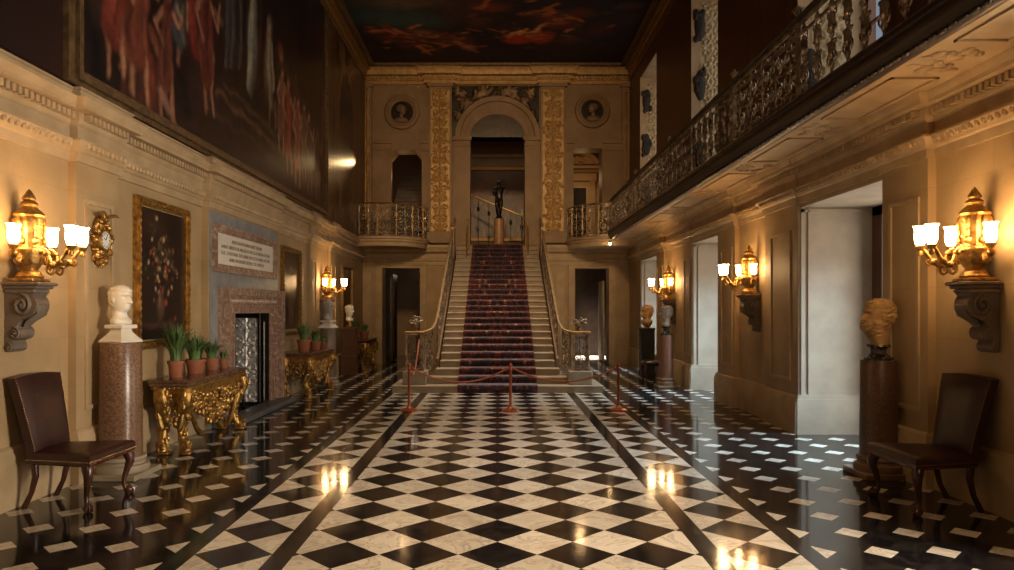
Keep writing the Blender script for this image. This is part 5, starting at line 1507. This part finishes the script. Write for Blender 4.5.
# grey-blue figure and red draped one
S([(176,-10),(174,20),(180,45)],5,4,(76,80,84)); S([(181,0),(183,40)],2.5,3,(104,106,104)); S([(178,50),(177,58)],2,2,(176,110,78))
S([(194,-30),(191,10),(195,50)],7,5,(150,40,30)); S([(198,-10),(199,40)],3,2,(112,28,24)); S([(175,0),(182,22)],2,1.5,(186,122,86))
S([(203,-10),(204,20),(200,45),(203,75),(204,103)],3.2,1.6,(196,128,88)); S([(210,35),(212,55),(209,80)],2.6,1.6,(170,104,72)); S([(214,5),(220,12)],2.2,2,(160,98,70)); S([(186,0),(186,20)],2,2,(186,122,86))
# grey columnar robes and white robes
for x in (225,230,238): S([(x,-30),(x+1,30),(x-1,62)],3,2.5,(96,90,86),.8)
S([(250,-30),(251,10),(250,50),(247,88)],5.5,3,(176,166,152)); S([(254,0),(255,60)],2,1.5,(120,112,104)); S([(248,10),(247,70)],1.2,1,(210,200,186))
S([(268,20),(267,60),(270,104)],5,3,(164,140,116)); S([(271,40),(272,90)],1.5,1.2,(200,178,150)); S([(269,104),(268,122)],1.6,1.2,(170,110,76)); S([(274,104),(275,124)],1.4,1.2,(170,110,76)); D(268,28,2.5,6,(150,96,66)); D(280,48,3,10,(120,58,38)); D(280,55,1.6,5,(176,112,74))
# lower group near the glare
for Y,z,h,rb,sk,ln in ((11.9,4.15,1.45,(120,74,52),(180,124,88),.05),(12.35,3.85,1.75,(150,56,34),(184,112,76),-.04),(12.85,3.75,1.7,(160,74,44),(190,126,88),.03),(13.3,3.9,1.5,(104,62,44),(170,108,78),.0),(13.75,3.7,1.6,(90,56,40),(176,112,80),-.05),(14.3,3.7,1.5,(84,54,38),(150,96,66),.04)):
    c.figure(Y,z,h,lin(*rb),lin(*sk),0,ln,int(Y*10))
for Y,z,h,rb,sk,ln in ((6.75,3.72,1.75,(120,44,30),(182,118,80),.03),(7.2,3.62,1.9,(110,50,34),(186,122,84),-.03),(7.75,3.6,1.6,(96,44,32),(178,112,78),.06),(8.9,3.95,1.8,(96,36,28),(170,108,76),-.02)):
    c.figure(Y,z,h,lin(*rb),lin(*sk),0,ln,int(Y*10))
S([(322,90),(322,205)],2.5,2.5,(120,78,44),.7); S([(318,60),(318,210)],2,2,(80,52,32),.7)
c.warp(.07,6,77,.34,1.0,1.6); c.warp(.03,18,78,.15); g_=c.C.mean(axis=2,keepdims=True); c.C=(c.C*.78+g_*.22*np.array((1.15,.95,.8)))*.92
t=thing('wall_mural','huge dark mural of robed and bare-legged figures covering the left upper wall','mural',(-XP+.01,10.5,3.45))
c.build('canvas',M['paint'],lambda a,b:(-XP+.03,a,b-.05),t)
mb=MB(); X0=-XP
for a,b,d in ((0,.05,.05),(.05,.11,.09),(.11,.15,.06)):
    for (ya,yb,za,zb) in ((6.02+a,6.02+b,3.392+a,7.75),(15.08-b,15.08-a,3.392+a,7.75),(6.02+b,15.08-b,3.392+a,3.392+b)):
        mb.box(X0,X0+d,ya,yb,za,zb)
mb.build('frame',M['frame_dark'],t,0,world=True)
c=Canvas(2.0,6.0,3.45,7.75,.04,lin(36,21,20)); c.cloud(lin(52,31,24),1.4,1.6,21,.05); c.cloud(lin(18,13,20),1.6,1.7,22,.1)
c.figure(5.0,3.9,1.6,lin(60,40,34),lin(110,72,54),seed=3); c.figure(4.4,3.9,1.6,lin(70,40,34),lin(110,72,54),seed=4)
t=thing('wall_mural','dark shadowy mural panel at the upper left corner of the picture','mural',(-XP+.01,4,3.45))
c.build('canvas',M['paint'],lambda a,b:(-XP+.03,a,b-.055),t)
mb=MB(); mb.box(X0,X0+.08,5.93,6.02,3.392,7.75); mb.build('frame',M['frame_dark'],t,0,world=True)
# grisaille trophy panel near the corner
c=Canvas(15.2,19.6,3.45,7.75,.03,lin(58,38,24)); c.cloud(lin(84,56,32),3,1.5,31,.05)
for (a,w) in ((15.55,.06),(18.75,.06),(15.9,.03),(18.4,.03)): c.stroke([(a,3.5),(a,7.7)],w,w,lin(120,84,48),.9)
cy,cz=17.15,6.0
c.dab(cy,cz,.95,1.35,lin(120,86,50),0,.1); c.dab(cy,cz,.86,1.26,lin(40,27,19),0,.1)
for s in (-1,1):
    for q in range(9):
        b=3.6+q*.17; c.stroke([(cy+s*(.3+.35*r.random()),b),(cy+s*(.5+.5*r.random()),b+.25),(cy+s*(.7+.2*r.random()),b+.15)],.05,.02,lin(130,94,56),.9)
        b=7.1+q*.06; c.stroke([(cy+s*(.2+.4*r.random()),b),(cy+s*(.5+.4*r.random()),b+.2)],.05,.02,lin(130,94,56),.9)
    c.stroke([(cy+s*1.0,7.0),(cy+s*1.1,5.5),(cy+s*.9,4.6),(cy+s*.55,3.9)],.05,.04,lin(120,84,50),.8)
for q in range(6): c.figure(cy-.5+.2*q,4.9+.2*r.random(),1.2,lin(60,42,28),lin(76,52,34),seed=q)
c.warp(.06,7,79,.3)
t=thing('trophy_panel','painted panel with an oval cartouche and trophies beside the left rear corner','mural',(-XP+.01,17.3,3.45))
c.build('canvas',M['paint'],lambda a,b:(-XP+.02,a,b-.055),t)
mb=MB(); 
for y in (15.16,19.55): mb.box(X0,X0+.05,y,y+.09,3.392,7.75)
mb.build('frame',M['olgold'],t,0,world=True)
# ceiling painting
c=Canvas(-3.3,3.3,8.0,YB-.45,.035,lin(26,12,16))
def Cp(px,py): Y=720*(ZC-.06-1.5)/(309-py); return (px-CX)/720*Y,Y
def CD(px,py,w,h,col,rot=0,a=1.,soft=.5):
    X,Y=Cp(px,py); c.dab(X,Y,w*Y/720,h*Y*Y/(720*6.6),lin(*col),rot,soft,a)
def CS(pts,w0,w1,col,a=1.):
    q=[Cp(*p) for p in pts]; Y=q[0][1]; c.stroke(q,w0*Y/720*1.8,w1*Y/720*1.8,lin(*col),a)
c.cloud(lin(52,22,22),1.3,1.4,41,.05)
CD(385,14,70,16,(44,66,66),0,.95,.7); CD(410,22,55,10,(52,74,70),0,.9,.7); CD(400,3,60,8,(110,84,56),0,.8,.8); CD(350,8,30,10,(30,40,46),0,.8,.8)
CD(455,12,22,14,(70,40,36),0,.6,.8)
for x,y,w,h,col in ((375,32,16,4,(130,54,36)),(400,38,26,7,(120,48,32)),(425,34,18,5,(150,96,64)),(450,40,28,8,(104,52,36)),(470,48,10,4,(176,110,66)),(410,46,18,4,(90,36,26)),(386,26,6,4,(140,66,44))): CD(x,y,w,h,col,0,.9,.6)
for pts in ([(405,40),(418,47),(432,54)],[(425,52),(436,48),(448,46)],[(455,42),(466,47),(477,52)],[(396,30),(408,35),(414,42)],[(372,32),(386,30),(396,34)],[(410,30),(418,24)]): CS(pts,2.6,1.6,(186,104,60),.95)
CD(530,36,26,7,(196,66,30),0,1,.5); CD(515,40,18,5,(170,52,26),0,1,.5); CD(542,40,12,5,(150,44,24),0,1,.5)
for pts in ([(508,36),(520,30),(530,34)],[(530,36),(540,26),(548,22)],[(520,34),(526,28)]): CS(pts,2.4,1.5,(222,150,84),.95)
for x,y,w,h,col in ((560,22,30,9,(120,40,24)),(580,14,24,8,(100,34,26)),(545,14,20,5,(176,88,44)),(570,40,20,6,(80,40,24)),(600,30,22,9,(70,26,24)),(490,8,26,6,(120,50,30)),(480,22,16,6,(80,40,32)),(625,20,24,12,(46,20,24)),(630,6,18,6,(90,56,42))): CD(x,y,w,h,col,0,.9,.7)
for pts in ([(530,14),(545,10),(560,4)],[(478,8),(490,2),(500,-4)],[(555,20),(572,18),(584,22)],[(548,8),(556,14),(566,16)]): CS(pts,2.2,1.4,(176,96,52),.9)
rr_=random.Random(8)
for q in range(120):
    if q%2: x,y=rr_.gauss(425,32),rr_.gauss(39,6)
    else: x,y=rr_.gauss(545,34),rr_.gauss(28,11)
    if y>52: continue
    col=rr_.choice([(150,82,50),(96,40,28),(60,28,24),(190,108,62),(120,52,32),(70,48,34),(40,20,20)])
    a=rr_.uniform(-.6,.6); l=rr_.uniform(4,11)
    CS([(x,y),(x+l*.5,y+a*3),(x+l,y+a*5)],rr_.uniform(1.0,2.6),rr_.uniform(.6,1.4),col,rr_.uniform(.5,.9))
CD(470,55,70,8,(40,24,22),0,.6,.8)
c.warp(.12,6,80,.3); c.warp(.04,15,81,.15)
t=thing('ceiling_painting','dark ceiling painting with orange-draped figures among brown clouds','painting',(0,14,ZC-.06))
c.build('canvas',M['fresco'],lambda a,b:(a,b,ZC-.06),t)
mb=MB()
for x in (-3.42,3.30): mb.box(x,x+.12,8,YB-.33,ZC-.12,ZC)
mb.box(-3.42,3.42,YB-.45,YB-.33,ZC-.12,ZC); mb.build('frame',M['frame_dark'],t,0,world=True)

# ================================================================== LIGHT
def area(loc,rot,sx,sy,power,color,name='daylight'):
    l=bpy.data.lights.new(name,'AREA'); l.shape='RECTANGLE'; l.size=sx; l.size_y=sy; l.energy=power; l.color=color
    o=bpy.data.objects.new(name,l); COL.objects.link(o); o.location=loc; o.rotation_euler=rot; return o
def point(loc,power,color,rad=.1,name='lamp_light'):
    l=bpy.data.lights.new(name,'POINT'); l.energy=power; l.color=color; l.shadow_soft_size=rad
    o=bpy.data.objects.new(name,l); COL.objects.link(o); o.location=loc; return o
WARM=(1,.58,.25); COOL=(.72,.86,1.0)
def spot(loc,target,power,angle,color,blend=.6,rad=.05):
    l=bpy.data.lights.new('added_spot','SPOT'); l.energy=power; l.color=color; l.spot_size=math.radians(angle); l.spot_blend=blend; l.shadow_soft_size=rad
    o=bpy.data.objects.new('added_spot',l); COL.objects.link(o); o.location=loc
    o.rotation_euler=(Vector(target)-Vector(loc)).to_track_quat('-Z','Y').to_euler(); return o
for i,(y0,y1) in enumerate(OPEN):
    area((5.0,(y0+y1)/2,1.45),(0,PI/2,0),2.5,y1-y0-.2,[50,50,44,38][i],(1,.85,.68))
    sk=area((4.9,(y0+y1)/2,2.4),(0,math.radians(38),0),.6,y1-y0-.3,[4,60,60,45][i],(.42,.74,1.0),'skylight'); sk.data.spread=math.radians(80)
    area((4.7,(y0+y1)/2,5.6),(0,PI/2,0),3.2,y1-y0-.2,[12,17,15,12][i],(1,.84,.66))
# lamps of the hall behind the camera
for s in (-1,1):
    point((s*3.2,.3,2.05),7,WARM,.12)
dl=area((4.45,2.7,1.7),(0,0,0),1.4,2.0,190,(1,.88,.70)); dl.rotation_euler=(Vector((-3.6,9.5,1.3))-dl.location).to_track_quat('-Z','Y').to_euler(); dl.data.spread=math.radians(110)  # extra light added in the unseen opening to brighten the left wall
ch=area((0,5.5,7.9),(0,0,0),2,9,64,(1,.74,.47),'hall_fill'); ch.data.spread=math.radians(42)  # overhead fill added to brighten the floor, no fixture hangs here
spot((0,7.5,7.2),(0,19.4,1.9),850,44,(1,.70,.40),.9,.4)  # added spot with no fixture, brightens stairs and lower back wall
st2=area((0,14.2,7.9),(math.radians(8),0,0),2.6,5,125,(1,.76,.50),'stair_fill'); st2.data.spread=math.radians(60)  # added overhead fill for the stairs, no fixture hangs here
spot((0,5.0,7.4),(0,19.7,5.2),1550,46,(1,.64,.31),.9,.4)  # added spot with no fixture, brightens the upper back wall
area((2.0,-3.9,5.6),(PI/2,0,math.radians(14)),3.5,3.5,150,(1,.70,.42),'front_fill')  # unseen fill added behind the camera to brighten the upper hall
# added spot without a fixture, for the glare on the left wall paintings
spot((-3.22,19.45,5.45),(-3.6,16.6,5.05),30,20,(1,.66,.30),.9,.03)
# rooms beyond
area((0,22.5,7.4),(0,0,0),2.4,2.5,26,(1,.66,.36),'landing_light')
area((-2.6,21.2,6.9),(0,0,0),1.2,1.0,22,WARM,'stair_light')
point((-2.7,20.7,5.3),5,WARM,.1)
point((2.55,22.2,5.5),16,WARM,.12)
pg=area((3.0,22.2,3.0),(0,0,0),.7,1.2,70,(1,.96,.9),'passage_light'); pg.data.spread=math.radians(50)
point((2.3,21.8,2.6),2,WARM,.1)
point((-2.6,22.0,2.6),2,(1,.75,.5),.15)
w=bpy.data.worlds.new('World'); sc.world=w; w.use_nodes=True
w.node_tree.nodes['Background'].inputs[0].default_value=(.55,.65,.8,1); w.node_tree.nodes['Background'].inputs[1].default_value=.35
# ================================================================== CAMERA
cam=bpy.data.cameras.new('camera'); co=bpy.data.objects.new('camera',cam); COL.objects.link(co)
cam.sensor_width=36; cam.sensor_fit='HORIZONTAL'; cam.lens=36*720/1014
cam.shift_x=(507-497.5)/1014; cam.shift_y=(309-285)/1014
co.location=(0,0,1.5); co.rotation_euler=(PI/2,0,0); cam.clip_end=200; sc.camera=co
vs=sc.view_settings; sc.display_settings.display_device='sRGB'
vs.view_transform='Standard'; vs.look='None'; vs.exposure=0; vs.gamma=1; vs.use_curve_mapping=False
cy=sc.cycles; cy.use_denoising=True; cy.max_bounces=7; cy.diffuse_bounces=4; cy.glossy_bounces=4; cy.sample_clamp_indirect=6; cy.caustics_reflective=False; cy.caustics_refractive=False
try: cy.denoiser='OPENIMAGEDENOISE'
except Exception: pass
